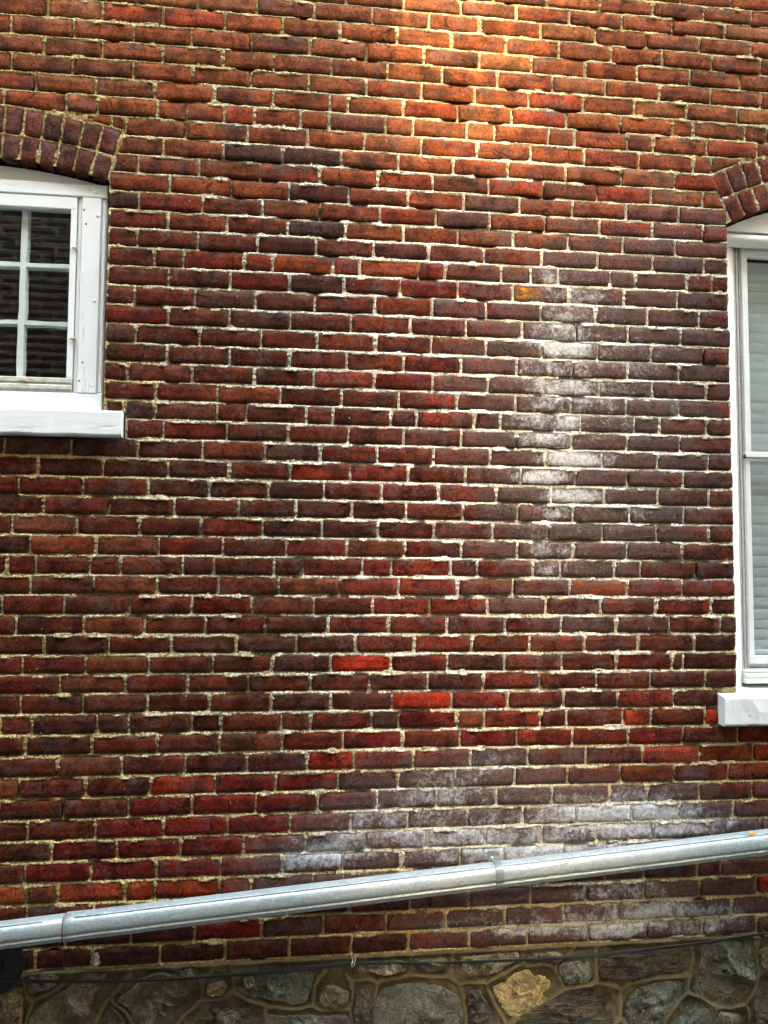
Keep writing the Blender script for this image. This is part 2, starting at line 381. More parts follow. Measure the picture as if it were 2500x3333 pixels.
# ------------------------------------------------------------------ layout of the wall (millimetres on the wall plane, z from the ground)
# course: (number, centre height at x = -900, 450, 1800; runs of head-joint positions)
COURSES = [
    (-3, [3987.5,3993.9,4000.2], [[-2414,-2209,-2003,-1792,-1586,-1373,-1166,-953,-739,-531,-324,-119,92,302,510,719,925,1139,1351,1565,1775,1986,2199,2412,2626,2838,3053,3258]]),
    (-2, [3929.2,3932.3,3935.8], [[-2536,-2328,-2116,-1911,-1700,-1492,-1287,-1080,-873,-665,-457,-243,-28,184,398,605,817,1027,1237,1451,1658,1859,2073,2280,2487,2702,2916,3123,3338]]),
    (-1, [3872.7,3872.1,3872.2], [[-2461,-2248,-2041,-1827,-1620,-1415,-1210,-999,-790,-577,-372,-159,54,259,474,691,905,1115,1324,1531,1745,1953,2166,2376,2584,2794,3006,3212]]),
    (0, [3807.9,3808.1,3806.9], [[-2601,-2387,-2179,-1964,-1753,-1545,-1339,-1124,-919,-706,-493,-280,-69,142,355,569,762,1001,1217,1428,1639,1852,2066,2281,2489,2698,2908,3121,3327]]),
    (1, [3734.0,3739.4,3739.6], [[-2478,-2267,-2059,-1850,-1640,-1425,-1220,-1013,-798,-610,-400,-184,26,235,448,655,865,1073,1281,1485,1689,1891,2101,2309,2517,2724,2930,3136,3348]]),
    (2, [3660.6,3669.2,3670.9], [[-2605,-2396,-2190,-1977,-1765,-1551,-1339,-1132,-919,-708,-501,-299,-88,125,336,548,761,965,1175,1384,1597,1804,2017,2227,2436,2641,2856,3061,3271]]),
    (3, [3591.7,3600.0,3602.2], [[-2482,-2273,-2066,-1857,-1649,-1440,-1227,-1017,-808,-608,-399,-186,-5,206,413,620,831,1044,1255,1472,1683,1889,2096,2309,2517,2727,2942,3155,3370]]),
    (4, [3524.6,3531.8,3533.6], [[-2610,-2398,-2186,-1974,-1761,-1548,-1340,-1126,-913,-710,-501,-293,-86,122,334,540,744,951,1164,1369,1581,1791,2006,2221,2432,2642,2850,3056,3264]]),
    (5, [3457.3,3463.1,3465.0], [[-2512,-2302,-2090,-1883,-1672,-1467,-1256,-1045,-831,-628,-422,-216,-5,201,266,472,679,885,1099,1313,1522,1608,1822,1909,2118,2330,2538,2748,2960,3172,3380]]),
    (6, [3388.5,3393.0,3395.3], [[-2421,-2210,-1996,-1781,-1569,-1356,-1142,-934,-725,-619,-413,-311,-178,-70,96,199,407,509,713,818,1027,1130,1337,1442,1660,1870,2084,2295,2508,2716,2928,3140,3354]]),
    (7, [3319.2,3322.7,3324.6], [[-2561,-2348,-2137,-1924,-1713,-1504,-1292,-1081,-869,-662,-570,-520,-314,-94,122,328,542,751,958,1169,1384,1605,1677,1887,2094,2308,2522,2732,2944,3156,3368]]),
    (8, [3251.8,3253.6,3254.2], [[-2411,-2199,-1990,-1784,-1580],[-540,-389,-179,32,245,456,660,869,1094,1312,1529,1701],[2779,2986,3198,3410]]),
    (9, [3185.0,3186.0,3186.3], [[-2598,-2392,-2188,-1981,-1771,-1567],[-553,-475,-263,-49,165,378,585,796,1007,1217,1431,1642,1720],[2760,2968,3174,3381]]),
    (10, [3117.7,3119.1,3120.9], [[-2593,-2382,-2171,-1962,-1753,-1548],[-572,-363,-150,57,275,492,701,914,1119,1330,1542,1740],[2740,2947,3162,3366]]),
    (11, [3051.1,3052.4,3055.7], [[-2593,-2379,-2174,-1965,-1758,-1549],[-571,-468,-249,-39,170,388,596,799,1013,1225,1434,1641,1742],[2738,2947,3151,3362]]),
    (12, [2984.9,2986.5,2990.5], [[-2597,-2382,-2171,-1963,-1752,-1547],[-573,-367,-160,54,261,474,680,890,1102,1317,1525,1737],[2743,2957,3166,3380]]),
    (13, [2917.5,2920.9,2925.7], [[-2595,-2384,-2173,-1967,-1759,-1547],[-573,-472,-263,-53,155,365,570,778,996,1216,1434,1639,1737],[2743,2958,3174,3385]]),
    (14, [2848.5,2854.0,2859.1], [[-2591,-2380,-2175,-1971,-1756,-1548],[-572,-410,-311,-98,1,217,315,533,631,842,955,1060,1265,1363,1570,1670,1740],[2740,2952,3157,3369]]),
    (15, [2779.5,2784.6,2789.4], [[-2594,-2387,-2180,-1971,-1762,-1548],[-572,-360,-147,62,257,464,678,887,1102,1316,1531,1740],[2740,2956,3165,3380]]),
    (16, [2711.7,2713.9,2718.2], [[-2607,-2397,-2181,-1974,-1763,-1548],[-572,-477,-270,-57,155,370,583,784,993,1203,1409,1616,1740],[2740,2949,3157,3373]]),
    (17, [2643.6,2643.7,2647.2], [[-2592,-2381,-2175,-1965,-1758,-1548],[-572,-358,-147,67,285,502,709,920,1132,1332,1540,1744],[2736,2945,3153,3366]]),
    (18, [2575.5,2574.9,2577.0], [[-2598,-2383,-2176,-1965,-1761,-1547],[-573,-469,-250,-36,163,375,580,784,997,1212,1421,1632,1739],[2741,2954,3161,3368]]),
    (19, [2508.2,2506.6,2507.9], [[-2599,-2389,-2178,-1970,-1754,-1548],[-572,-361,-144,64,272,477,691,900,1114,1325,1532,1740],[2740,2952,3163,3376]]),
    (20, [2441.5,2438.4,2438.7], [[-2594,-2385,-2175,-1967,-1754,-1549],[-571,-494,-274,-57,154,371,585,792,1001,1217,1424,1638,1741],[2739,2946,3156,3366]]),
    (21, [2375.4,2370.9,2369.8], [[-2594,-2387,-2182,-1971,-1758,-1550],[-570,-396,-185,36,254,461,674,895,1104,1321,1528,1736],[2744,2953,3168,3383]]),
    (22, [2309.6,2304.3,2302.1], [[-2605,-2394,-2185,-1971,-1767,-1557],[-563,-500,-398,-184,-84,129,222,433,527,738,838,1043,1141,1351,1451,1637,1742],[2738,2950,3162,3372]]),
    (23, [2242.6,2237.4,2235.1], [[-2474,-2260,-2051,-1843,-1628],[-492,-366,-149,64,278,480,691,896,1106,1323,1529,1737],[2743,2950,3157,3371]]),
    (24, [2173.8,2170.1,2168.0], [[-2575,-2368,-2154,-1941,-1733,-1524,-1312,-1099,-893,-675,-452,-231,-18,179,384,589,796,1006,1223,1439,1640,1740],[2740,2950,3161,3371]]),
    (25, [2105.2,2102.9,2100.8], [[-2460,-2247,-2034,-1826,-1621,-1408,-1197,-990,-782,-567,-348,-139,73,286,495,706,914,1119,1321,1541,1743],[2737,2949,3153,3366]]),
    (26, [2038.2,2035.9,2033.0], [[-2535,-2320,-2109,-1901,-1688,-1483,-1271,-1056,-841,-630,-415,-206,-3,194,400,607,820,1027,1230,1438,1642,1741],[2739,2952,3157,3365]]),
    (27, [1971.7,1968.9,1965.0], [[-2426,-2220,-2014,-1803,-1596,-1387,-1176,-970,-756,-545,-323,-103,95,293,488,698,901,1110,1328,1540,1742],[2738,2947,3152,3356]]),
    (28, [1904.6,1901.7,1897.2], [[-2541,-2331,-2120,-1912,-1703,-1496,-1282,-1070,-859,-649,-440,-234,-19,188,386,590,806,1013,1222,1434,1638,1740],[2740,2955,3164,3368]]),
    (29, [1836.5,1834.0,1829.6], [[-2481,-2273,-2062,-1852,-1638,-1428,-1216,-1010,-798,-583,-374,-156,63,275,483,691,899,1108,1317,1532,1741],[2739,2950,3157,3370]]),
    (30, [1768.2,1766.2,1761.8], [[-2546,-2334,-2122,-1915,-1703,-1494,-1287,-1080,-870,-779,-601,-500,-292,-187,22,123,332,435,651,751,955,1059,1268,1368,1584,1743],[2737,2942,3154,3359]]),
    (31, [1700.7,1698.6,1694.5], [[-2469,-2263,-2050,-1842,-1632,-1419,-1211,-1000,-794,-586,-377,-168,39,251,463,676,883,1094,1315,1529,1741],[2739,2952,3157,3363]]),
    (32, [1633.2,1631.3,1628.0], [[-2568,-2362,-2149,-1937,-1722,-1516,-1309,-1097,-882,-681,-466,-257,-53,162,370,578,786,1003,1211,1422,1640,1740],[2740,2951,3159,3366]]),
    (33, [1565.5,1563.9,1561.1], [[-2517,-2304,-2092,-1879,-1672,-1464,-1255,-1044,-836,-617,-417,-211,-6,213,426,638,851,1061,1271,1477,1677,1743],[2737,2947,3161,3371]]),
    (34, [1498.5,1496.7,1493.4], [[-2408,-2203,-1996,-1790,-1584,-1375,-1163,-952,-741,-532,-324,-106,102,310,518,729,942,1148,1353,1573,1740],[2740,2955,3165,3378]]),
    (35, [1432.6,1429.9,1425.8], [[-2484,-2277,-2071,-1861,-1652,-1441,-1227,-1017,-812,-607,-396,-183,19,222,435,640,849,1062,1271,1485,1529,1743],[2737,2943,3151,3360]]),
    (36, [1366.8,1363.5,1358.4], [[-2562,-2357,-2147,-1940,-1732,-1525,-1317,-1110,-903,-689,-474,-267,-62,152,360,567,771,980,1193,1400,1614,1742],[2738,2954,3162,3377]]),
    (37, [1300.8,1297.1,1290.6], [[-2498,-2286,-2078,-1866,-1660,-1446,-1236,-1024,-812,-613,-399,-190,18,225,441,654,860,1069,1274,1488,1665],[2815,3027,3233]]),
    (38, [1233.8,1230.5,1223.0], [[-2542,-2334,-2125,-1910,-1701,-1496,-1288,-1083,-876,-774,-563,-459,-252,-150,54,155,369,467,674,773,982,1079,1294,1399,1609,1666],[2814,3024,3231]]),
    (39, [1164.8,1163.0,1156.1], [[-2464,-2254,-2048,-1839,-1626,-1421,-1216,-1001,-792,-579,-364,-155,57,267,479,684,893,1101,1310,1521,1737,1949,2161,2368,2575,2787,3001,3213]]),
    (40, [1094.2,1094.3,1088.8], [[-2561,-2353,-2144,-1937,-1731,-1522,-1316,-1109,-904,-689,-479,-269,-61,144,307,517,723,933,1149,1365,1583,1797,2012,2223,2431,2637,2843,3057,3267]]),
    (41, [1023.9,1025.0,1020.5], [[-2484,-2279,-2072,-1858,-1647,-1433,-1222,-1016,-808,-593,-383,-169,38,252,462,668,886,1082,1278,1485,1696,1901,2107,2321,2528,2738,2947,3157,3363]]),
    (42, [955.0,955.9,952.3], [[-2551,-2338,-2126,-1920,-1712,-1505,-1298,-1085,-875,-667,-454,-244,-30,182,387,600,816,1023,1237,1379,1582,1787,1997,2207,2418,2626,2838,3050,3264]]),
    (43, [886.7,887.0,885.3], [[-2439,-2230,-2024,-1815,-1607,-1400,-1195,-983,-777,-559,-337,-123,86,297,498,712,913,1112,1319,1501,1711,1919,2125,2331,2538,2744,2954,3164,3372]]),
    (44, [818.5,818.5,818.9], [[-2601,-2393,-2179,-1972,-1760,-1547,-1333,-1121,-908,-699,-487,-280,-70,142,352,566,775,984,1191,1400,1610,1818,2027,2239,2450,2664,2875,3088,3299]]),
    (45, [750.3,750.2,751.1], [[-2456,-2244,-2030,-1816,-1608,-1401,-1196,-991,-780,-570,-358,-145,65,270,477,684,849,1064,1272,1483,1693,1899,2105,2312,2519,2731,2939,3145,3357]]),
    (46, [682.1,680.9,680.9], [[-2452,-2246,-2033,-1818,-1609,-1397,-1190,-980,-774,-674,-460,-360,-149,-42,169,274,479,700,799,1004,1216,1364,1566,1661,1868,2077,2286,2494,2699,2910,3123,3336]]),
    (47, [612.7,610.2,609.7], [[-2454,-2239,-2033,-1824,-1611,-1405,-1194,-979,-769,-554,-339,-124,81,296,506,717,939,1142,1363,1575,1798,2007,2221,2430,2640,2849,3062,3276]]),
    (48, [542.1,539.2,539.2], [[-2529,-2316,-2101,-1894,-1685,-1478,-1265,-1057,-846,-648,-436,-228,-5,206,422,633,847,1061,1266,1474,1697,1902,2113,2323,2537,2746,2953,3161,3368]]),
    (49, [472.5,469.4,470.2], [[-2418,-2206,-1998,-1785,-1578,-1364,-1152,-946,-739,-557,-339,-124,90,302,502,716,928,1153,1371,1583,1793,2006,2217,2426,2633,2846,3056,3262]]),
]
# bricks whose colour stands out: (course, x, tone); dark ones low left paint the pipe's shade
SPECIAL = [(21,-78,"o"),(35,328,"R"),(37,547,"R"),(40,221,"R"),(40,415,"q"),(40,620,"q"),(40,1470,"O"),(40,1686,"o"),(40,1825,"O"),(41,-280,"R"),(41,-69,"r"),(41,144,"r"),(41,1591,"q"),(41,1809,"o"),(42,-352,"r"),(42,-143,"r"),(42,45,"r"),(42,280,"q"),(42,1822,"r"),(43,-448,"r"),(43,-17,"r"),(43,129,"q"),(43,-204,"r"),(46,-569,"O"),(46,-413,"O"),(46,-255,"O"),(46,-95,"O"),(46,-822,"o"),(46,-725,"b"),(31,143,"b"),(31,569,"q"),(31,353,"q"),(32,54,"b"),(32,472,"q"),(32,681,"q"),(29,-477,"b"),(25,178,"O"),(25,390,"q"),(14,111,"o"),(14,420,"o"),(14,59,"o"),(14,264,"q"),(38,418,"D"),(35,121,"d"),(35,1167,"d"),(12,156,"D"),(10,168,"d"),(11,699,"g"),(27,193,"d"),(27,391,"d"),(28,285,"d"),(28,65,"d"),(43,1012,"d"),(40,42,"d"),(15,158,"D"),(16,-174,"g"),(18,-527,"g"),(11,-520,"g"),(30,-239,"d"),(49,399,"d"),(36,1678,"d"),(24,79,"g"),(10,808,"g"),(9,688,"b"),(10,1015,"b"),(12,365,"b"),(13,467,"d"),(13,50,"d"),(17,-43,"d"),(26,31,"d"),(26,94,"d"),(28,83,"q"),(29,155,"q"),(30,542,"q"),(36,460,"d"),(36,667,"d"),(37,122,"d"),(37,332,"d"),(39,369,"r"),(39,789,"r"),(39,1414,"r"),(38,878,"q"),(38,1348,"O"),(38,1635,"R"),(38,570,"r"),(38,721,"b"),(37,1381,"q"),(37,758,"r"),(44,-596,"r"),(44,-386,"r"),(44,-171,"r"),(44,35,"q"),(45,-677,"r"),(45,-469,"r"),(45,-250,"r"),(45,-46,"q"),(33,1704,"d"),(31,1205,"o"),(31,1423,"q"),(32,1530,"q"),(22,1543,"o"),(24,1540,"d"),(24,1688,"d"),(25,1642,"d"),(27,798,"d"),(17,1639,"d"),(22,480,"d"),(39,-52,"b"),(40,-586,"b"),(34,-645,"d"),(35,-498,"b"),(36,-581,"b"),(8,-78,"g"),(8,133,"g"),(8,-34,"g"),(7,646,"o"),(9,487,"o"),(8,759,"o"),(10,598,"o"),(20,261,"q"),(21,571,"q"),(22,633,"q"),(48,1688,"d"),(49,1263,"d"),(49,608,"q"),(6,-830,"o"),(5,-894,"o"),(9,-510,"b"),(28,-760,"b"),(29,-691,"o"),(24,-786,"g"),(24,-566,"g"),(22,-448,"g"),(25,-674,"d"),(47,1828,"R"),(46,63,"q"),(23,376,"d"),(48,-337,"d"),(48,-117,"r"),(48,-547,"d"),(48,-747,"d"),(49,-646,"d"),(49,-450,"d"),(49,-232,"d"),(49,-17,"d"),(49,-797,"d"),(47,-260,"d"),(48,99,"g")]
SALT = [(1.278,2.334,0.39,0.525,0.34),(1.398,1.851,0.254,0.203,0.12),(1.29,0.553,0.644,0.136,0.5),(1.552,0.493,0.254,0.068,0.25),(1.034,0.887,0.678,0.119,0.22),(1.065,3.496,0.051,0.015,0.7200000000000001),(1.038,3.527,0.068,0.014,0.36000000000000004),(1.603,3.06,0.254,0.102,0.2),(0.697,2.556,0.186,0.186,0.11200000000000002),(1.014,2.849,0.051,0.034,0.6000000000000001),(1.122,2.855,0.119,0.051,0.36000000000000004),(1.121,2.784,0.153,0.051,0.44000000000000006),(1.094,2.703,0.127,0.059,0.6000000000000001),(1.048,2.614,0.153,0.051,0.5599999999999999),(1.093,2.58,0.102,0.034,0.5599999999999999),(1.012,2.508,0.136,0.051,0.36000000000000004),(1.1,2.436,0.127,0.034,0.5599999999999999),(1.011,2.378,0.102,0.051,0.44000000000000006),(1.09,2.307,0.047,0.027,0.7200000000000001),(0.957,2.307,0.102,0.034,0.36000000000000004),(0.992,2.239,0.102,0.031,0.6000000000000001),(1.11,2.168,0.105,0.024,1.7),(0.991,2.099,0.085,0.024,1.6),(0.903,2.029,0.102,0.027,0.4),(1.114,2.033,0.102,0.024,1.4),(1.025,1.967,0.11,0.031,0.68),(0.972,1.898,0.119,0.034,0.32000000000000006),(1.007,1.831,0.102,0.034,0.6400000000000001),(1.006,1.763,0.054,0.031,0.68),(1.164,1.764,0.136,0.041,0.4),(0.993,2.325,0.322,0.559,0.42),(1.408,2.513,0.305,0.475,0.3),(1.127,1.57,0.119,0.034,0.45),(0.867,1.632,0.136,0.042,0.27999999999999997),(1.219,1.884,0.203,0.102,0.24),(1.471,2.998,0.102,0.034,0.27999999999999997),(1.553,2.368,0.085,0.034,0.4),(1.4,1.972,0.085,0.024,0.44000000000000006),(1.391,2.583,0.153,0.068,0.2),(0.127,0.782,0.153,0.051,0.65),(0.301,0.901,0.186,0.068,0.55),(0.27,0.824,0.136,0.051,0.4),(0.53,0.958,0.22,0.076,0.7),(0.696,1.025,0.237,0.076,0.6),(0.83,1.087,0.136,0.042,0.6),(1.086,0.95,0.271,0.051,0.6),(1.207,0.89,0.22,0.041,0.75),(1.435,0.875,0.254,0.047,0.75),(0.948,0.825,0.559,0.076,0.65),(1.559,0.821,0.339,0.058,0.75),(0.695,0.753,0.542,0.058,0.7),(0.206,0.763,0.136,0.044,0.5),(0.017,0.693,0.102,0.037,0.45),(1.17,0.744,0.339,0.037,0.65),(1.122,1.08,0.102,0.034,0.3),(1.544,0.996,0.068,0.051,0.45),(1.419,0.949,0.153,0.034,0.45),(0.612,0.836,0.203,0.037,0.6),(1.36,0.615,0.136,0.034,0.55),(1.204,0.613,0.102,0.027,0.6),(1.66,0.521,0.136,0.034,0.5),(1.202,0.517,0.508,0.076,0.45),(1.116,0.489,0.254,0.031,0.5),(0.862,0.489,0.153,0.027,0.55),(1.377,0.525,0.102,0.027,0.55),(1.254,0.466,0.102,0.027,0.6),(0.58,0.521,0.102,0.024,0.4),(0.662,0.525,0.102,0.017,0.4),(1.623,0.457,0.119,0.027,0.55),(1.465,0.545,0.068,0.027,0.45),(0.795,0.575,0.068,0.024,0.35)]
STONES = [
    ('tan', [(-875,405),(-782,390),(-774,324),(-778,274),(-772,231),(-869,237)]),
    ('grey', [(-755,426),(-728,434),(-652,425),(-674,395),(-703,387),(-754,372)]),
    ('greytan', [(-600,413),(-487,418),(-499,384),(-522,343),(-545,292),(-580,259),(-647,223),(-754,230),(-745,285),(-719,322),(-660,361),(-614,390)]),
    ('grey', [(-421,366),(-386,396),(-338,410),(-272,400),(-220,383),(-218,338),(-239,303),(-301,259),(-353,243),(-406,260),(-430,304),(-473,330)]),
    ('grey', [(-273,416),(-236,425),(-212,412),(-214,389),(-265,402)]),
    ('tan', [(-181,362),(-133,376),(-117,354),(-137,328),(-176,337)]),
    ('dark', [(-498,315),(-469,288),(-444,248),(-453,211),(-519,215),(-516,272)]),
    ('dark', [(-254,218),(-245,255),(-193,290),(-120,311),(-68,298),(-10,265),(10,226),(1,178),(-254,194)]),
    ('green', [(-69,382),(-12,388),(169,390),(163,348),(149,300),(109,287),(44,308),(-46,321),(-73,346)]),
    ('yellow', [(191,337),(239,340),(297,311),(291,276),(205,276)]),
    ('grey', [(27,251),(190,240),(291,236),(304,198),(297,160),(21,177)]),
    ('grey', [(-64,380),(-32,383),(-22,365),(-51,355)]),
    ('dark', [(324,320),(358,322),(380,272),(378,218),(386,154),(317,159),(316,261)]),
    ('blue', [(389,276),(426,318),(519,329),(613,313),(676,273),(697,185),(691,135),(396,154),(386,228)]),
    ('dark', [(714,292),(752,295),(777,255),(813,178),(807,128),(723,133)]),
    ('gold', [(808,297),(888,343),(985,356),(1030,325),(1039,285),(985,242),(890,203),(861,210),(824,261)]),
    ('blue', [(1050,368),(1149,380),(1161,335),(1148,300),(1072,303),(1044,333)]),
    ('pale', [(671,404),(782,414),(889,415),(886,394),(851,375),(760,345),(697,353),(660,381)]),
    ('pale', [(333,398),(425,412),(500,408),(489,384),(415,376),(333,378)]),
    ('pale', [(932,406),(999,411),(1051,406),(1029,385),(937,384)]),
    ('grey', [(521,411),(634,410),(639,382),(581,375),(524,383)]),
    ('layer', [(902,122),(897,188),(967,224),(1040,251),(1124,274),(1212,270),(1239,223),(1233,178),(1210,103)]),
    ('layer', [(1197,373),(1291,393),(1482,399),(1504,358),(1486,317),(1346,319),(1202,311)]),
    ('slate', [(1291,214),(1324,263),(1401,281),(1491,285),(1491,235),(1434,166),(1393,127),(1299,151)]),
    ('green', [(1564,293),(1589,387),(1647,412),(1710,412),(1772,380),(1783,317),(1757,240),(1682,198),(1615,202),(1552,252)]),
    ('green', [(1449,155),(1501,212),(1568,214),(1613,185),(1609,130),(1594,79),(1426,90)]),
    ('grey', [(1626,129),(1642,168),(1729,153),(1720,113),(1725,71),(1622,78)]),
    ('tan', [(1804,378),(1848,393),(1918,379),(1910,321),(1807,321)]),
    ('dark', [(1779,187),(1811,279),(1846,312),(1915,295),(1909,60),(1793,67)]),
    ('grey', [(1254,136),(1299,138),(1398,117),(1386,77),(1243,86)]),
]
ARCH = [(-1.06, 1.2, 1.975, 2.067, 2.167, 14.1, 16, 16), (2.24, 2.17, 1.051, 1.149, 1.25, 27.2, 16, 17)]
TONES = {'o': (0.135, 0.026, 0.0070), 'O': (0.16, 0.019, 0.0045), 'R': (0.19, 0.0135, 0.0035), 'q': (0.100, 0.0135, 0.0060), 'r': (0.080, 0.0060, 0.0035),
         'b': (0.090, 0.0240, 0.0080), 'd': (0.040, 0.0100, 0.0060), 'D': (0.022, 0.0090, 0.0062), 'g': (0.046, 0.0180, 0.0120)}

# ------------------------------------------------------------------ ground, buildings
ground = obj('ground', mesh_of([(-400, -400, 0), (400, -400, 0), (400, 400, 0), (-400, 400, 0)], [(0, 1, 2, 3)]), M_GROUND)
tag(ground, kind='structure')

building = empty('brick_building', None, (0.4, 0, 0))
tag(building, 'old red brick building with rubble stone base, two white windows and salt stained wall', 'building')
def part(name, loc=(0, 0, 0), parent=building):
    e = empty(name, parent)
    e.matrix_parent_inverse = Matrix.Translation((-0.4, 0, 0))
    e.location = loc
    return e
wall = part('brick_wall')
base_part = part('stone_foundation')
win_l = part('window'); tag(win_l, 'small paned white wooden window with storm sash under a shallow brick arch')
win_r = part('window'); tag(win_r, 'tall white window with blinds and painted stone sill at the right edge')

def child(name, mesh, mat, parent, smooth=False):
    return obj(name, mesh, mat, parent, smooth)

# ---- courses
CZ = {}
for k, z, segs in COURSES:
    CZ[k] = np.polyfit([-0.9, 0.45, 1.8], [q / 1000 for q in z], 2)
def cz(k, x):
    if k in CZ: return float(np.polyval(CZ[k], min(max(x, -1.1), 2.1)))
    if k < -3: return cz(-3, x) + (-3 - k) * 0.0678
    return cz(49, x) - (k - 49) * 0.0678
def arch_top(x):
    b = -9.0
    for xc, zc, ri, rm, ro, th, n1, n2 in ARCH:
        if abs(x - xc) < ro * math.sin(math.radians(th)) + 0.012:
            b = max(b, zc + math.sqrt(ro * ro - (x - xc) ** 2))
    return b

bricks = []          # dicts: k, x0, x1 (bottom/top pairs), z0l z0r z1l z1r
all_courses = [(k, [[q / 1000 for q in s] for s in segs]) for k, z, segs in COURSES]
for k in range(-4, -12, -1):
    x = -2.4 + (0.105 if k % 2 else 0.0) + RNG.uniform(-.03, .03); s = [x]
    while s[-1] < 3.2: s.append(s[-1] + 0.21 + RNG.uniform(-.006, .006))
    all_courses.append((k, [s]))
for k, segs in all_courses:
    for s in segs:
        for i in range(len(s) - 1):
            a, b = s[i], s[i + 1]
            if b - a < 0.03: continue
            jw = RNG.uniform(0.0036, 0.0066)
            bed = RNG.uniform(0.0052, 0.0078)
            x0, x1 = a + jw, b - RNG.uniform(0.0036, 0.0066)
            def top(x): return (cz(k, x) + cz(k - 1, x)) / 2 - bed
            def bot(x): return (cz(k, x) + cz(k + 1, x)) / 2 + RNG.uniform(0.0052, 0.0078)
            q = dict(k=k, x0=x0, x1=x1, b0=bot(x0), b1=bot(x1), t0=top(x0), t1=top(x1), s0=0.0, s1=0.0)
            if q['t0'] - q['b0'] > 0.066: q['b0'] += 0.003; q['b1'] += 0.003
            if k in (8, 9) and i == 0 and s is segs[1 if len(segs) > 1 else 0] and x0 < 0: q['s0'] = 0.25
            if k in (8, 9) and i == len(s) - 2 and 1.5 < x1 < 1.8: q['s1'] = -0.5
            if k == 22 and x1 < -0.49 and x0 > -0.6: q['b0'] = q['b1'] = max(q['b0'], 2.304)
            if k == 7 and abs(x0 + 0.53) < 0.03: q['s0'] = 0.2
            bricks.append(q)

def proj_area(q):
    """pixels (768x1024) that the face of a brick covers in the photograph's view"""
    P = []
    for x, z in ((q['x0'], q['b0']), (q['x1'], q['b1']), (q['x1'], q['t1']), (q['x0'], q['t0'])):
        d = Vector((x, 0, z)) - Vector(CAM_LOC)
        w = d.dot(Vector(CAM_F)); f = 2849.9 / 3333 * 1024
        P.append((384 + f * d.dot(Vector(CAM_R)) / w, 512 - f * d.dot(Vector(CAM_U)) / w))
    x0, x1 = sorted((sum(p[0] for p in (P[0], P[3])) / 2, sum(p[0] for p in (P[1], P[2])) / 2))
    y1, y0 = (P[0][1] + P[1][1]) / 2, (P[2][1] + P[3][1]) / 2
    cx = max(0, min(768, x1) - max(0, x0)); cy = max(0, min(1024, y1) - max(0, y0))
    mx = (x0 + x1) / 2; my = (y0 + y1) / 2
    if -18 < my - (920 - mx * 0.116) < 30: return 0.1 * cx * cy     # behind the pipe
    return cx * cy

def salt_at(x, z):
    s = np.zeros_like(x)
    for cx, c_z, sx, sz, a in SALT:
        s = s + a * np.exp(-0.5 * (((x - cx) / (sx * 0.75)) ** 2 + ((z - c_z) / (sz * 0.75)) ** 2))
    return s

def brick_tone(q):
    xm = (q['x0'] + q['x1']) / 2; zm = (q['b0'] + q['t0']) / 2
    for k, x, c in SPECIAL:
        if k == q['k'] and q['x0'] - 0.01 < x / 1000 < q['x1'] + 0.01:
            f = RNG.uniform(0.9, 1.1); return tuple((v * 0.90 + 0.10 * w_) * f for v, w_ in zip(TONES[c], (0.070, 0.0140, 0.0056)))
    u = RNG.random()
    if u < 0.42: c = (0.070, 0.0134, 0.0050)
    elif u < 0.72: c = (0.063, 0.0138, 0.0054)
    elif u < 0.88: c = (0.082, 0.0112, 0.0044)
    elif u < 0.95: c = (0.078, 0.0200, 0.0080)
    else: c = (0.046, 0.0110, 0.0062)
    f = math.exp(RNG.gauss(0, 0.14))
    up = min(max((zm - 2.8) / 0.55, 0), 1)                        # upper courses more even; brighter colour partly paints in the light up there
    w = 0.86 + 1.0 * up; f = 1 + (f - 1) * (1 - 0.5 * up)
    return tuple(v * f * w * g for v, g in zip(c, (1, 1 + 0.26 * up, 1)))

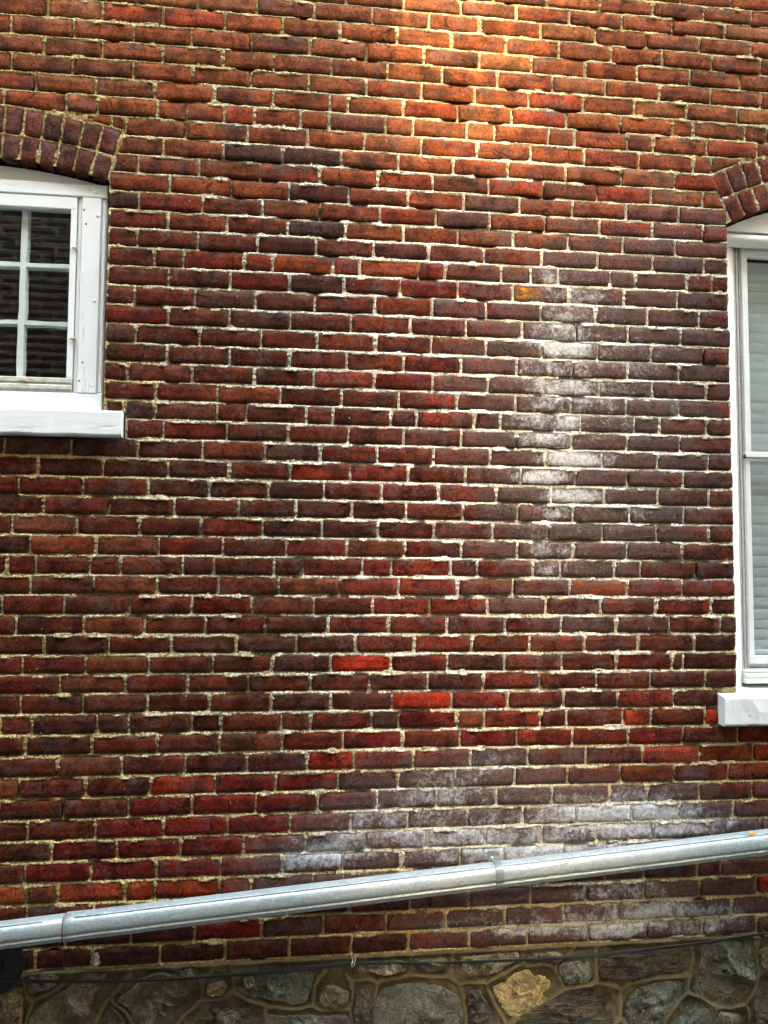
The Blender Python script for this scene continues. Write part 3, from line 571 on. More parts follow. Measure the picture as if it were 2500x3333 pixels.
def brick_mesh(q, nz=3):
    L = q['x1'] - q['x0']
    nx = max(4, int(round(L / 0.017)))
    us = np.linspace(0, 1, nx + 1); vs = np.linspace(0, 1, nz + 1)
    ph = RNG.uniform(0, 400)
    proud = RNG.uniform(-0.0025, 0.0020); tx = RNG.uniform(-.002, .002); tz = RNG.uniform(-.0015, .0015)
    chip = [max(0.0, RNG.gauss(0.0, 0.0026)) for _ in range(4)]
    def place(u, v, inset):
        """u, v in 0..1 on the face; inset pulls the outline in"""
        U, V = np.meshgrid(u, v, indexing='ij') if np.ndim(u) == 1 and np.ndim(v) == 1 and len(np.atleast_1d(u)) != -1 else (u, v)
        return U, V
    verts = []; idx = {}
    def P(u, v, inset, y):
        zb = q['b0'] * (1 - u) + q['b1'] * u; zt = q['t0'] * (1 - u) + q['t1'] * u
        x = q['x0'] + u * L
        ab = arch_top(x)
        if ab > zb - 0.008 and ab < zt + 0.2 and q['k'] <= 7: zb = min(max(zb, ab + 0.009), zt - 0.004)
        z = zb + (zt - zb) * v
        hz = (z - (zb + zt) / 2)
        x += (q['s0'] * (1 - u) + q['s1'] * u) * hz
        # ragged outline
        ex = min(u, 1 - u) * L; ez = min(v, 1 - v) * (zt - zb)
        if ez < 1e-6: z += (1 if v < .5 else -1) * (inset + 0.0022 * (float(vnoise(x, ph, 55.0, ph)) - 0.42))
        if ex < 1e-6: x += (1 if u < .5 else -1) * (inset + 0.0026 * (float(vnoise(z, ph + 50, 45.0, ph)) - 0.35))
        if ez < 1e-6 and ex < 1e-6:
            c = chip[(1 if u > .5 else 0) + (2 if v > .5 else 0)]
            x += (1 if u < .5 else -1) * c; z += (1 if v < .5 else -1) * c * 0.7
        return (x, y, z)
    for i, u in enumerate(us):
        for j, v in enumerate(vs):
            edge = i in (0, nx) or j in (0, nz)
            y = proud + tx * (u - .5) + tz * (v - .5) + 0.0011 * (float(fbm(u * L, v * 0.05, 26, 2, ph, ph)) - 0.5)
            uu, vv = u, v
            if 0 < i < nx: uu += RNG.uniform(-.25, .25) / nx
            idx[i, j] = len(verts)
            verts.append(P(uu, vv, 0.0010, y + (0.0002 if edge else 0)))
    ring = [(i, 0) for i in range(nx + 1)] + [(nx, j) for j in range(1, nz + 1)] + [(i, nz) for i in range(nx - 1, -1, -1)] + [(0, j) for j in range(nz - 1, 0, -1)]
    faces = [(idx[i, j], idx[i + 1, j], idx[i + 1, j + 1], idx[i, j + 1]) for i in range(nx) for j in range(nz)]
    prev = [idx[r] for r in ring]
    for ins, y in ((0.0, proud + 0.0018), (0.0, 0.040)):
        cur = []
        for i, j in ring:
            cur.append(len(verts)); verts.append(P(us[i], vs[j], ins, y))
        n = len(ring)
        for a in range(n):
            b = (a + 1) % n
            faces.append((prev[b], prev[a], cur[a], cur[b]))
        prev = cur
    return np.array(verts), faces, nx * nz
def smooth_front(me, nf):
    me.polygons.foreach_set('use_smooth', [i < nf for i in range(len(me.polygons))])

def rust(v, col):
    c = np.tile(col, (len(v), 1))
    g = np.exp(-(((v[:, 0] - 0.922) / 0.050) ** 2 + ((v[:, 2] - 2.786) / 0.03) ** 2))[:, None]
    return c * (1 - g) + np.array((0.42, 0.17, 0.012)) * g
def set_attrs(me, col, salt, rnd):
    n = len(me.vertices)
    a = me.attributes.new('col', 'FLOAT_COLOR', 'POINT'); c = np.ones((n, 4)); c[:, :3] = col; a.data.foreach_set('color', c.ravel())
    a = me.attributes.new('salt', 'FLOAT', 'POINT'); a.data.foreach_set('value', np.broadcast_to(salt, (n,)).astype(float))
    a = me.attributes.new('rnd', 'FLOAT', 'POINT'); a.data.foreach_set('value', np.broadcast_to(rnd, (n,)).astype(float))

# drop bricks that fall wholly inside an arch ring or opening
keep = []
for q in bricks:
    xm = (q['x0'] + q['x1']) / 2
    if q['k'] <= 7:
        for _ in range(40):                                   # trim a brick that runs into the arch
            if q['x1'] - q['x0'] < 0.02: break
            if arch_top(q['x0']) > q['t0'] - 0.016: q['x0'] += 0.006; continue
            if arch_top(q['x1']) > q['t1'] - 0.016: q['x1'] -= 0.006; continue
            break
        if q['x1'] - q['x0'] < 0.025 or (arch_top(xm) > q['t0'] - 0.01): continue
    keep.append(q)
bricks = keep
for q in bricks: q['area'] = proj_area(q)
order = sorted(range(len(bricks)), key=lambda i: -bricks[i]['area'])
single = set(order[:300])
jv, jf, jc, js, jr, jsm = [], [], [], [], [], []
for i, q in enumerate(bricks):
    v, f, nf = brick_mesh(q, 3 if q['area'] > 40 else 1)
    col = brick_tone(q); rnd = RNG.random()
    salt = salt_at(v[:, 0], v[:, 2]) + RNG.uniform(-0.10, 0.08)
    if i in single:
        c = v.mean(0)
        me = mesh_of(v - c, f, 'brick')
        o = child('brick', me, M_BRICK, wall); o.location = c; smooth_front(me, nf)
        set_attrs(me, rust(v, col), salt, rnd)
    else:
        b = sum(len(a) for a in jv)
        jsm += [True] * nf + [False] * (len(f) - nf)
        jv.append(v); jf += [tuple(b + t for t in q4) for q4 in f]
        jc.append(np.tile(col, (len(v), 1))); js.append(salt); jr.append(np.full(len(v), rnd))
me = mesh_of(np.vstack(jv), jf, 'bricks')
o = child('bricks', me, M_BRICK, wall); tag(o, kind='stuff')
me.polygons.foreach_set('use_smooth', jsm)
set_attrs(me, np.vstack(jc), np.hstack(js), np.hstack(jr))

# ---- arch rings of headers on edge
arch_boxes = []
for ai, (xc, zc, ri, rm, ro, th, n_in, n_out) in enumerate(ARCH):
    th = math.radians(th)
    for r0, r1, n in ((ri, rm, n_in), (rm, ro, n_out)):
        for i in range(n):
            a0 = -th + 2 * th * i / n; a1 = -th + 2 * th * (i + 1) / n
            am = (a0 + a1) / 2; rmid = (r0 + r1) / 2
            w = (a1 - a0) * rmid
            ca, sa = math.cos(am), math.sin(am)
            hw = w / 2 - RNG.uniform(.0045, .0065); ra = r0 + (RNG.uniform(.001, .003) if r0 == ri else RNG.uniform(.005, .007)); rb = r1 - RNG.uniform(.0045, .007)
            q = dict(k=99, x0=-hw, x1=hw, b0=ra - rmid, b1=ra - rmid, t0=rb - rmid, t1=rb - rmid, s0=RNG.uniform(-.05, .02), s1=RNG.uniform(-.02, .05))
            v, f, nf = brick_mesh(q, 4)
            X = xc + sa * rmid + v[:, 0] * ca + v[:, 2] * sa
            Z = zc + ca * rmid - v[:, 0] * sa + v[:, 2] * ca
            w3 = np.stack([X, v[:, 1], Z], 1); c = w3.mean(0)
            arch_boxes.append((xc + sa * rmid, zc + ca * rmid, am, hw, ra - rmid, rb - rmid))
            if ai == 0 and X.max() < -1.3 or ai == 1 and X.min() > 2.35: pass
            me = mesh_of(w3 - c, f, 'arch_brick')
            o = child('arch_brick', me, M_BRICK, wall); o.location = c; smooth_front(me, nf)
            base = RNG.choice([(0.060, 0.0160, 0.0090), (0.075, 0.0160, 0.0080), (0.064, 0.0165, 0.0085), (0.046, 0.0135, 0.0075)]) if ai == 0 else RNG.choice([(0.082, 0.0165, 0.0065), (0.070, 0.0170, 0.0080)])
            set_attrs(me, base, RNG.uniform(0, 0.12), RNG.random())

# ---- mortar: a finely worked sheet between the bricks
def openings(X, Z, grow=0.0):
    m = np.zeros(X.shape, bool)
    (xc, zc, ri, *_), (xd, zd, rj, *_) = ARCH
    m |= (np.abs(X - xc) < 0.485 + grow) & (Z > 2.20) & (np.hypot(X - xc, Z - zc) < ri + grow) 
    m |= (X > -1.62) & (X < -0.497) & (Z > 2.207) & (Z < 2.297)
    m |= (np.abs(X - xd) < 0.498 + grow) & (Z > 1.20) & (np.hypot(X - xd, np.maximum(Z - zd, 0)) < rj + grow) 
    m |= (X > 1.662) & (X < 2.82) & (Z > 1.195) & (Z < 1.300)
    return m

def pale_map(X, Z):
    p = 0.22 + 0 * X
    p += 0.66 * np.exp(-0.5 * (((X - 0.75) / 0.75) ** 2 + ((Z - 2.3) / 0.85) ** 2))
    p += 0.15 * np.exp(-0.5 * (((X - 0.3) / 0.5) ** 2 + ((Z - 3.0) / 0.2) ** 2))
    p -= 0.25 * np.exp(-0.5 * (((X + 0.9) / 0.35) ** 2 + ((Z - 2.9) / 0.7) ** 2))
    p -= 0.15 * np.clip((1.3 - Z) / 0.5, 0, 1)
    p -= 0.45 * np.clip((0.64 - Z) / 0.06, 0, 1)  # mortar under the pipe darkened, putting its shade into the colour
    p += 0.35 * (fbm(X, Z, 3.0, 3) - 0.5)
    p += 0.3 * np.clip(salt_at(X, Z), 0, 1)
    return p

def mortar_sheet(name, xr, zr, step, hole=None, polys=None, parent=wall):
    xs = np.arange(xr[0], xr[1] + 1e-9, step); zs = np.arange(zr[0], zr[1] + 1e-9, step)
    X, Z = np.meshgrid(xs, zs, indexing='ij')
    sd = np.full(X.shape, 0.02)
    if polys is not None: sd = np.full(X.shape, 0.06)
    sd2 = np.full(X.shape, 0.06)
    dup = np.full(X.shape, 0.05); ddn = np.full(X.shape, 0.05)
    def upd(cx, c_z, ex, ez, fn):
        i0 = max(0, int((cx - ex - xr[0]) / step)); i1 = min(len(xs), int((cx + ex - xr[0]) / step) + 2)
        j0 = max(0, int((c_z - ez - zr[0]) / step)); j1 = min(len(zs), int((c_z + ez - zr[0]) / step) + 2)
        if i1 <= i0 or j1 <= j0: return
        sl = (slice(i0, i1), slice(j0, j1))
        d = fn(X[sl], Z[sl])
        sd2[sl] = np.minimum(sd2[sl], np.maximum(sd[sl], d)); sd[sl] = np.minimum(sd[sl], d)
    if polys is None:
        for q in bricks:
            cx = (q['x0'] + q['x1']) / 2; hx = (q['x1'] - q['x0']) / 2
            hz = (q['t0'] - q['b0']) / 2; zl = (q['t0'] + q['b0']) / 2; zr_ = (q['t1'] + q['b1']) / 2
            def fn(x, z, cx=cx, hx=hx, hz=hz, zl=zl, zr_=zr_, q=q):
                c_z = zl + (zr_ - zl) * (x - cx + hx) / (2 * hx)
                dx = np.abs(x - cx) - hx; dz = np.abs(z - c_z) - hz
                if q['k'] in (6, 7):
                    at = np.array([arch_top(float(t)) for t in x[:, 0]])[:, None]
                    dz = np.maximum(dz, at + 0.009 - z)
                i0 = int(round((x[0, 0] - xr[0]) / step)); j0 = int(round((z[0, 0] - zr[0]) / step)); sl = (slice(i0, i0 + x.shape[0]), slice(j0, j0 + x.shape[1]))
                near = dx < 0.007
                a = np.where(near & (z > c_z), np.maximum(z - c_z - hz, 0), 9); b_ = np.where(near & (z < c_z), np.maximum(c_z - hz - z, 0), 9)
                ddn[sl] = np.minimum(ddn[sl], a); dup[sl] = np.minimum(dup[sl], b_)
                return np.maximum(dx, dz)
            upd(cx, (zl + zr_) / 2, hx + .03, hz + .03, fn)
        for bx, bz, a, hw, lo, hi in arch_boxes:
            def fn(x, z, bx=bx, bz=bz, a=a, hw=hw, lo=lo, hi=hi):
                u = (x - bx) * math.cos(a) - (z - bz) * math.sin(a); v = (x - bx) * math.sin(a) + (z - bz) * math.cos(a)
                return np.maximum(np.abs(u) - hw, np.abs(v - (lo + hi) / 2) - (hi - lo) / 2)
            upd(bx, bz, .09, .09, fn)
        op = openings(X, Z, 0.004)
        y = 0.0022 + 0.0048 * (fbm(X, Z, 24, 2) - 0.5) + 0.0040 * (vnoise(X, Z, 140, 3, 8) - 0.5) + 0.0034 * (vnoise(X, Z, 290, 1, 5) - 0.5)
        y += 0.0085 * np.exp(-(np.clip(sd, 0, 1) / 0.0022) ** 2) * np.clip(1.9 * vnoise(X, Z, 30, 77, 5) - 0.25, 0, 1)
        y -= 0.0035 * np.exp(-(np.clip(sd, 0, 1) / 0.004) ** 2) * (vnoise(X, Z, 16, 7, 55) > 0.62)
        bedm = (dup < 0.03) & (ddn < 0.03)
        tt = np.clip(ddn / (ddn + dup + 1e-5), 0, 1)
        y += np.where(bedm, -0.0042 + 0.0062 * tt, -0.0008)
        # a few lost joints
        deep = np.clip((fbm(X, Z, 9.0, 2, 31, 4) - 0.70) * 14, 0, 1)
        y += 0.014 * deep
        y += 0.03 * np.exp(-(((X - 1.102) / 0.035) ** 2 + ((Z - 3.499) / 0.011) ** 2))
        y[sd < -0.004] = 0.012
        cut = (sd < -0.008) | op
    else:
        for poly in polys:
            P = np.array(poly); c = P.mean(0); ex, ez = np.abs(P - c).max(0)
            def fn(x, z, P=P):
                d = np.full(x.shape, 9.0); ins = np.zeros(x.shape, bool)
                for a, b in zip(P, np.roll(P, -1, 0)):
                    e = b - a; t = np.clip(((x - a[0]) * e[0] + (z - a[1]) * e[1]) / (e @ e), 0, 1)
                    d = np.minimum(d, np.hypot(x - a[0] - t * e[0], z - a[1] - t * e[1]))
                    cr = ((a[1] > z) != (b[1] > z)) & (x < (b[0] - a[0]) * (z - a[1]) / (b[1] - a[1] + 1e-12) + a[0])
                    ins ^= cr
                return np.where(ins, -d, d)
            upd(c[0], c[1], ex + .09, ez + .09, fn)
        wob = 0.012 * (fbm(X, Z, 7, 2, 3, 3) - 0.5)
        rib = np.clip(1 - np.abs(sd2 - sd + wob - 0.002) / 0.0125, 0, 1); rib = np.clip(rib * 2.2, 0, 1); rib = rib * rib * (3 - 2 * rib)
        rib = rib * (sd2 < 0.055) * np.clip((sd - 0.0015) / 0.003, 0, 1)
        y = 0.004 - 0.0065 * rib + 0.010 * (fbm(X, Z, 26, 3) - 0.5) * (1 - 0.75 * rib) + 0.004 * (vnoise(X, Z, 160, 3, 8) - 0.5) * (1 - 0.6 * rib)
        y -= 0.003 * np.clip((sd + 0.002) / 0.006, 0, 1) * vnoise(X, Z, 12, 9, 9)
        y -= 0.008 * np.clip((Z - 0.418) / 0.008, 0, 1)
        y[:, -1] = 0.008
        cut = sd < -0.02
        ribmap = np.maximum(rib, np.clip((Z - 0.418) / 0.008, 0, 1) * 0.7)
    if hole is not None:
        cut |= (X > hole[0]) & (X < hole[1]) & (Z > hole[2]) & (Z < hole[3])
    use = ~(cut[:-1, :-1] & cut[1:, :-1] & cut[:-1, 1:] & cut[1:, 1:])
    if polys is None:
        use &= ~(op[:-1, :-1] | op[1:, 1:] | op[1:, :-1] | op[:-1, 1:])
    if hole is not None:
        use &= ~(cut[:-1, :-1] & cut[1:, 1:])
    I = np.arange(X.size).reshape(X.shape)
    quads = np.stack([I[:-1, :-1][use], I[1:, :-1][use], I[1:, 1:][use], I[:-1, 1:][use]], 1)
    used = np.unique(quads); remap = np.zeros(X.size, int); remap[used] = np.arange(len(used))
    quads = remap[quads]
    co = np.stack([X.ravel()[used], y.ravel()[used], Z.ravel()[used]], 1)
    me = bpy.data.meshes.new(name)
    me.vertices.add(len(co)); me.vertices.foreach_set('co', co.ravel())
    me.loops.add(quads.size); me.loops.foreach_set('vertex_index', quads.ravel().astype(np.int32))
    me.polygons.add(len(quads)); me.polygons.foreach_set('loop_start', np.arange(0, quads.size, 4, dtype=np.int32))
    me.update(calc_edges=True); me.validate()
    o = child(name, me, M_MORTAR if polys is None else M_POINTING, parent, True)
    a = me.attributes.new('pale', 'FLOAT', 'POINT'); a.data.foreach_set('value', pale_map(co[:, 0], co[:, 2]))
    a = me.attributes.new('salt', 'FLOAT', 'POINT'); a.data.foreach_set('value', salt_at(co[:, 0], co[:, 2]) if polys is None else ribmap.ravel()[used])
    return o

def mat_pointing():
    t = NT('brown_pointing')
    n = t.noise(10, 6, 0.65); fine = t.noise(200, 4, 0.7)
    c = t.mix(t.ramp(n, 0.3, 0.7), (0.030, 0.024, 0.012), (0.10, 0.080, 0.042))
    c = t.mix(t.math('MULTIPLY', t.attr('salt'), t.ramp(n, 0.2, 0.6, 0.5, 1.0)), c, (0.118, 0.096, 0.052))
    c = t.mix(1.0, c, grey(t, t.ramp(fine, 0.25, 0.75, 0.65, 1.35)), 'MULTIPLY')
    return t.done(c, 0.92, t.bump(t.math('ADD', n, t.math('MULTIPLY', fine, 0.2)), 0.8, 0.008), spec=0.15)
M_POINTING = mat_pointing()
FINE = (-1.02, 2.02, 0.436, 4.06)
mortar_sheet('mortar', FINE[:2], FINE[2:], 0.0031)
mortar_sheet('mortar_margin', (-2.4, 3.2), (0.436, 4.46), 0.012, (FINE[0] + .006, FINE[1] - .006, FINE[2] - 1, FINE[3] - .006))

# upper storey, side returns and roof of the same building
up = Build().box(-2.4, 3.2, 0.002, 6.0, 4.46, 5.7).box(-2.9, -2.4, 0.002, 6.0, 0, 5.7).box(3.2, 3.7, 0.002, 6.0, 0, 5.7).box(-2.4, 3.2, 5.6, 6.0, 0.0, 4.46)
child('upper_wall', up.mesh(), M_FAR, building).matrix_parent_inverse = Matrix.Translation((-0.4, 0, 0))
child('roof', Build().box(-2.95, 3.75, -0.04, 6.05, 5.7, 5.82).mesh(), M_TAR, building).matrix_parent_inverse = Matrix.Translation((-0.4, 0, 0))

# ---- rubble stone foundation
def stone_mesh(P, seed):
    r = random.Random(seed)
    P = np.array(P); P = P.mean(0) + (P - P.mean(0)) * 1.08; n = len(P); pts = []
    for i in range(n):                                     # broken, slightly ragged outline
        a, b = P[i], P[(i + 1) % n]; prv = P[i - 1]
        pts.append(b * 0 + a * 0.90 + (prv + b) * 0.05)
        m_ = max(2, int(np.hypot(*(b - a)) / 0.011))
        for k in range(1, m_):
            s = a + (b - a) * k / m_
            pts.append(s + np.array([r.uniform(-.0028, .0028), r.uniform(-.0028, .0028)]))
    pts = np.array(pts); c = pts.mean(0); m = len(pts)
    hgt = r.uniform(0.015, 0.023); tx, tz = r.uniform(-.10, .10), r.uniform(-.10, .16)
    planes = [(r.uniform(0, 6.28), r.uniform(0.15, 0.75), r.uniform(-.03, .03)) for _ in range(6)]
    rings = [(1.0, 0.0, 0.03), (1.0, 0.0, 0.006), (0.985, 0.6, 0), (0.95, 1.0, 0)] + [(s, 1.0, 0) for s in np.linspace(0.89, 0.07, 13)]
    V = []
    for s, h, y0 in rings:
        q = c + (pts - c) * s
        if h == 1.0: q = q + NPR.uniform(-.0022, .0022, q.shape)
        dx, dz = q[:, 0] - c[0], q[:, 1] - c[1]
        g = np.zeros(m)
        for ang, sl, off in planes:
            g = np.maximum(g, sl * (dx * math.cos(ang) + dz * math.sin(ang) - off))
        e = g * 0.8 + 0.024 * (fbm(q[:, 0], q[:, 1], 15, 2, seed * 3.1, seed) - 0.5)
        e = e + 0.012 * (np.abs(2 * vnoise(q[:, 0], q[:, 1], 38, seed * 1.7, 2) - 1) - .5) + 0.006 * (vnoise(q[:, 0], q[:, 1], 95, seed, 2) - .5)
        y = y0 if h == 0 else h * (-hgt - 0.004 + np.minimum(e, 0.022) + tx * dx + tz * dz)
        V.append(np.stack([q[:, 0], np.broadcast_to(y, (m,)), q[:, 1]], 1))
    v = np.vstack(V + [V[-1].mean(0)[None]]); f = []
    for k in range(len(rings) - 1):
        for i in range(m):
            j = (i + 1) % m
            f.append((k * m + j, k * m + i, (k + 1) * m + i, (k + 1) * m + j))
    b0 = (len(rings) - 1) * m
    for i in range(m): f.append((b0 + (i + 1) % m, b0 + i, len(v) - 1))
    area = sum(pts[i][0] * pts[(i + 1) % m][1] - pts[(i + 1) % m][0] * pts[i][1] for i in range(m))
    if area < 0: f = [q[::-1] for q in f]
    return v, f
polys = [(t, [(x / 1000, z / 1000) for x, z in P]) for t, P in STONES]
for gx in list(np.arange(-2.3, -0.98, 0.21)) + list(np.arange(2.06, 3.15, 0.2)):
    for gz in (0.33, 0.17):
        w, h = RNG.uniform(.075, .092), RNG.uniform(.045, .062); cx = gx + (0.06 if gz < .2 else 0)
        polys.append((RNG.choice(['grey', 'green', 'blue', 'dark', 'tan', 'layer']),
                      [(cx + w * math.cos(a) * RNG.uniform(.85, 1.1), gz + h * math.sin(a) * RNG.uniform(.85, 1.1)) for a in np.linspace(0, 6.28, 8)[:-1]]))
M_STONES = {k: mat_stone(k) for k in STONE_COL}
for i, (t, P) in enumerate(polys):
    v, f = stone_mesh(P, i + 3)
    c = v.mean(0)
    o = child('stone', mesh_of(v - c, f, 'stone'), M_STONES[t], base_part, i % 4 == 1)
    o.location = c
mortar_sheet('pointing', (-2.4, 3.2), (0.0, 0.4368), 0.0052, None, [P for t, P in polys], base_part)

# ------------------------------------------------------------------ left window
def bx(name, mat, parent, *a, b=0.003, smooth=False):
    return child(name, Build().box(*a, b=b).mesh(name), mat, parent, smooth)
def sheet(parent, x0, x1, y, z0, z1):
    return child('pane', mesh_of([(x0, y, z0), (x1, y, z0), (x1, y, z1), (x0, y, z1)], [(0, 1, 2, 3)], 'pane'), M_GLASS, parent)
def arch_board(parent, xc, zc, r, half, zb, y0, y1, mat, name='arch_board'):
    n = 24; v = []; f = []
    for k in range(n + 1):
        x = xc - half + 2 * half * k / n; zt = max(zb + 0.002, zc + math.sqrt(r * r - (x - xc) ** 2) - 0.004)
        v += [(x, y0, zb), (x, y0, zt), (x, y1, zb), (x, y1, zt)]
    for k in range(n):
        a = 4 * k; b = a + 4
        f += [(a, b, b + 1, a + 1), (a + 1, b + 1, b + 3, a + 3), (a + 2, b + 2, b, a)]
    return child(name, mesh_of(v, f, name), mat, parent)
W = win_l
XL, XR = -1.540, -0.580
arch_board(W, -1.06, 1.2, 1.975, 0.482, 3.113, 0.045, 0.075, M_WOODH)
bx('head_casing', M_WOODH, W, XL, XR, 0.024, 0.10, 3.064, 3.1115, b=0.004)
for x0, x1, xa, xb in ((-0.666, -0.600, -0.600, -0.580), (-1.520, -1.454, -1.540, -1.520)):
    bx('side_casing', M_WOOD, W, x0, x1, 0.024, 0.10, 2.3665, 3.0635, b=0.003)
    bx('side_casing', M_WOOD, W, xa, xb, 0.029, 0.10, 2.3665, 3.0635, b=0.006)
for x0, x1 in ((-0.6815, -0.6665), (-1.4535, -1.4385)):
    bx('stop_bead', M_WOOD, W, x0, x1, 0.034, 0.10, 2.3665, 3.0635, b=0.003)
bx('bottom_casing', M_WOODH, W, XL, XR, 0.0265, 0.10, 2.299, 2.366, b=0.003)
# storm sash
for x0, x1 in ((-0.7035, -0.6835), (-1.4365, -1.4165)):
    bx('storm_stile', M_WHITE, W, x0, x1, 0.026, 0.055, 2.4175, 3.0175, b=0.002)
bx('storm_rail', M_WHITE, W, -1.4365, -0.6835, 0.0265, 0.055, 3.0178, 3.0632, b=0.003)
bx('storm_rail', M_ALUOLD, W, -1.4365, -0.6835, 0.030, 0.055, 2.3668, 2.4172, b=0.003)
tag(bx('storm_rail', M_ALUOLD, W, -1.4365, -0.6835, 0.0225, 0.0295, 2.378, 2.392, b=0.003), 'weathered aluminium bottom rail')
bx('storm_rail', M_ALUOLD, W, -1.4365, -0.6835, 0.0245, 0.0295, 2.400, 2.4165, b=0.002)
sheet(W, -1.4165, -0.7035, 0.045, 2.4175, 3.0175)
# glazing bars of the inner sash, wavy old paint edges
def bar(x0, z0, x1, z1, w, seed):
    n = 26; v = []; f = []
    for k in range(n + 1):
        t = k / n; x = x0 + (x1 - x0) * t; z = z0 + (z1 - z0) * t
        e1 = w / 2 + 0.004 * (float(vnoise(t * 14, seed, 1.0, seed)) - .5); e2 = w / 2 + 0.004 * (float(vnoise(t * 14, seed + 9, 1.0, seed)) - .5)
        if x0 == x1: v += [(x - e1, .062, z), (x + e2, .062, z), (x - e1 - .004, .09, z), (x + e2 + .004, .09, z)]
        else: v += [(x, .0645, z - e1), (x, .0645, z + e2), (x, .09, z - e1 - .004), (x, .09, z + e2 + .004)]
    for k in range(n):
        a = 4 * k; b = a + 4
        f += [(a, a + 1, b + 1, b), (a + 1, a + 3, b + 3, b + 1), (a + 2, a, b, b + 2)]
    return mesh_of(v, f, 'muntin')
for i, x in enumerate((-0.868, -1.06, -1.252)):
    child('muntin', bar(x, 2.38, x, 3.05, 0.021, i * 7 + 1), M_WOOD, W)
for i, z in enumerate((2.824, 2.617)):
    child('muntin', bar(-1.45, z, -0.67, z, 0.015, i * 5 + 40), M_WOODH, W)
for x0, x1 in ((-0.70, -0.655), (-1.465, -1.42)):
    bx('sash_stile', M_WOOD, W, x0, x1, 0.066, 0.10, 2.37, 3.06)
bx('sash_rail', M_WOODH, W, -1.42, -0.70, 0.068, 0.10, 2.37, 2.405)
bx('sash_rail', M_WOODH, W, -1.42, -0.70, 0.068, 0.10, 3.03, 3.06)
for x0, x1 in zip((-1.42, -1.2515, -1.0595, -0.8675), (-1.2525, -1.0605, -0.8685, -0.70)):
    for z0, z1 in ((2.405, 2.6165), (2.6175, 2.8235), (2.8245, 3.03)):
        sheet(W, x0, x1, 0.0765, z0, z1)
def room(W, x0, x1, z0, z1, y0=0.102, d=1.2):
    v = [(x0, y0, z0), (x1, y0, z0), (x1, y0, z1), (x0, y0, z1), (x0 - .2, d, z0), (x1 + .2, d, z0), (x1 + .2, d, z1), (x0 - .2, d, z1)]
    child('room_lining', mesh_of(v, [(5, 4, 7, 6), (4, 0, 3, 7), (1, 5, 6, 2), (3, 2, 6, 7), (4, 5, 1, 0)]), M_ROOM, W)
room(W, -1.56, -0.56, 2.25, 3.15)
# sill: thick painted board with a drip edge
sill = Build(); n = 40
sx = np.linspace(-1.62, -0.502, n + 1)
for k in range(n + 1):
    w1 = 0.0022 * (float(vnoise(sx[k], 0, 25)) - .5); w2 = 0.004 * (float(vnoise(sx[k], 3, 18)) - .5)
    sill.v += [(sx[k], 0.06, 2.2985), (sx[k], -0.040 + w1, 2.2945 + w1), (sx[k], -0.045 + w1, 2.289 + w1), (sx[k], -0.045 + w1, 2.214 + w2), (sx[k], -0.040, 2.209 + w2), (sx[k], 0.06, 2.209)]
for k in range(n):
    for j in range(6):
        a = 6 * k + j; b = 6 * k + (j + 1) % 6
        sill.f.append((a, b, b + 6, a + 6))
sill.f += [tuple(range(6))[::-1], tuple(6 * n + j for j in range(6))]
tag(child('sill', sill.mesh('sill'), M_WOODH, W), 'thick white painted wooden sill with cracked paint')
# fixings
for x, z in ((-0.639, 3.093), (-0.612, 2.998), (-0.614, 2.693), (-0.615, 2.393), (-0.620, 3.082)):
    child('screw_head', Build().disc(x, z, 0.0235, 0.03, 0.0055, 10, 0.003).mesh(), M_WOOD, W, True)
for x, z in ((-0.659, 3.017), (-0.651, 2.967), (-0.649, 2.473), (-0.659, 2.408)):
    child('nail_head', Build().disc(x, z, 0.0232, 0.028, 0.0035, 8, 0.001).mesh(), M_IRON, W)
for x, z in ((-0.683, 2.877), (-0.680, 2.554), (-0.838, 2.401)):
    c_ = child('storm_clip', Build().disc(x, z, 0.018, 0.03, 0.005, 10, 0.002).box(x - 0.013, x, 0.0195, 0.0225, z - 0.0025, z + 0.0035).mesh(), M_BRASS, W)

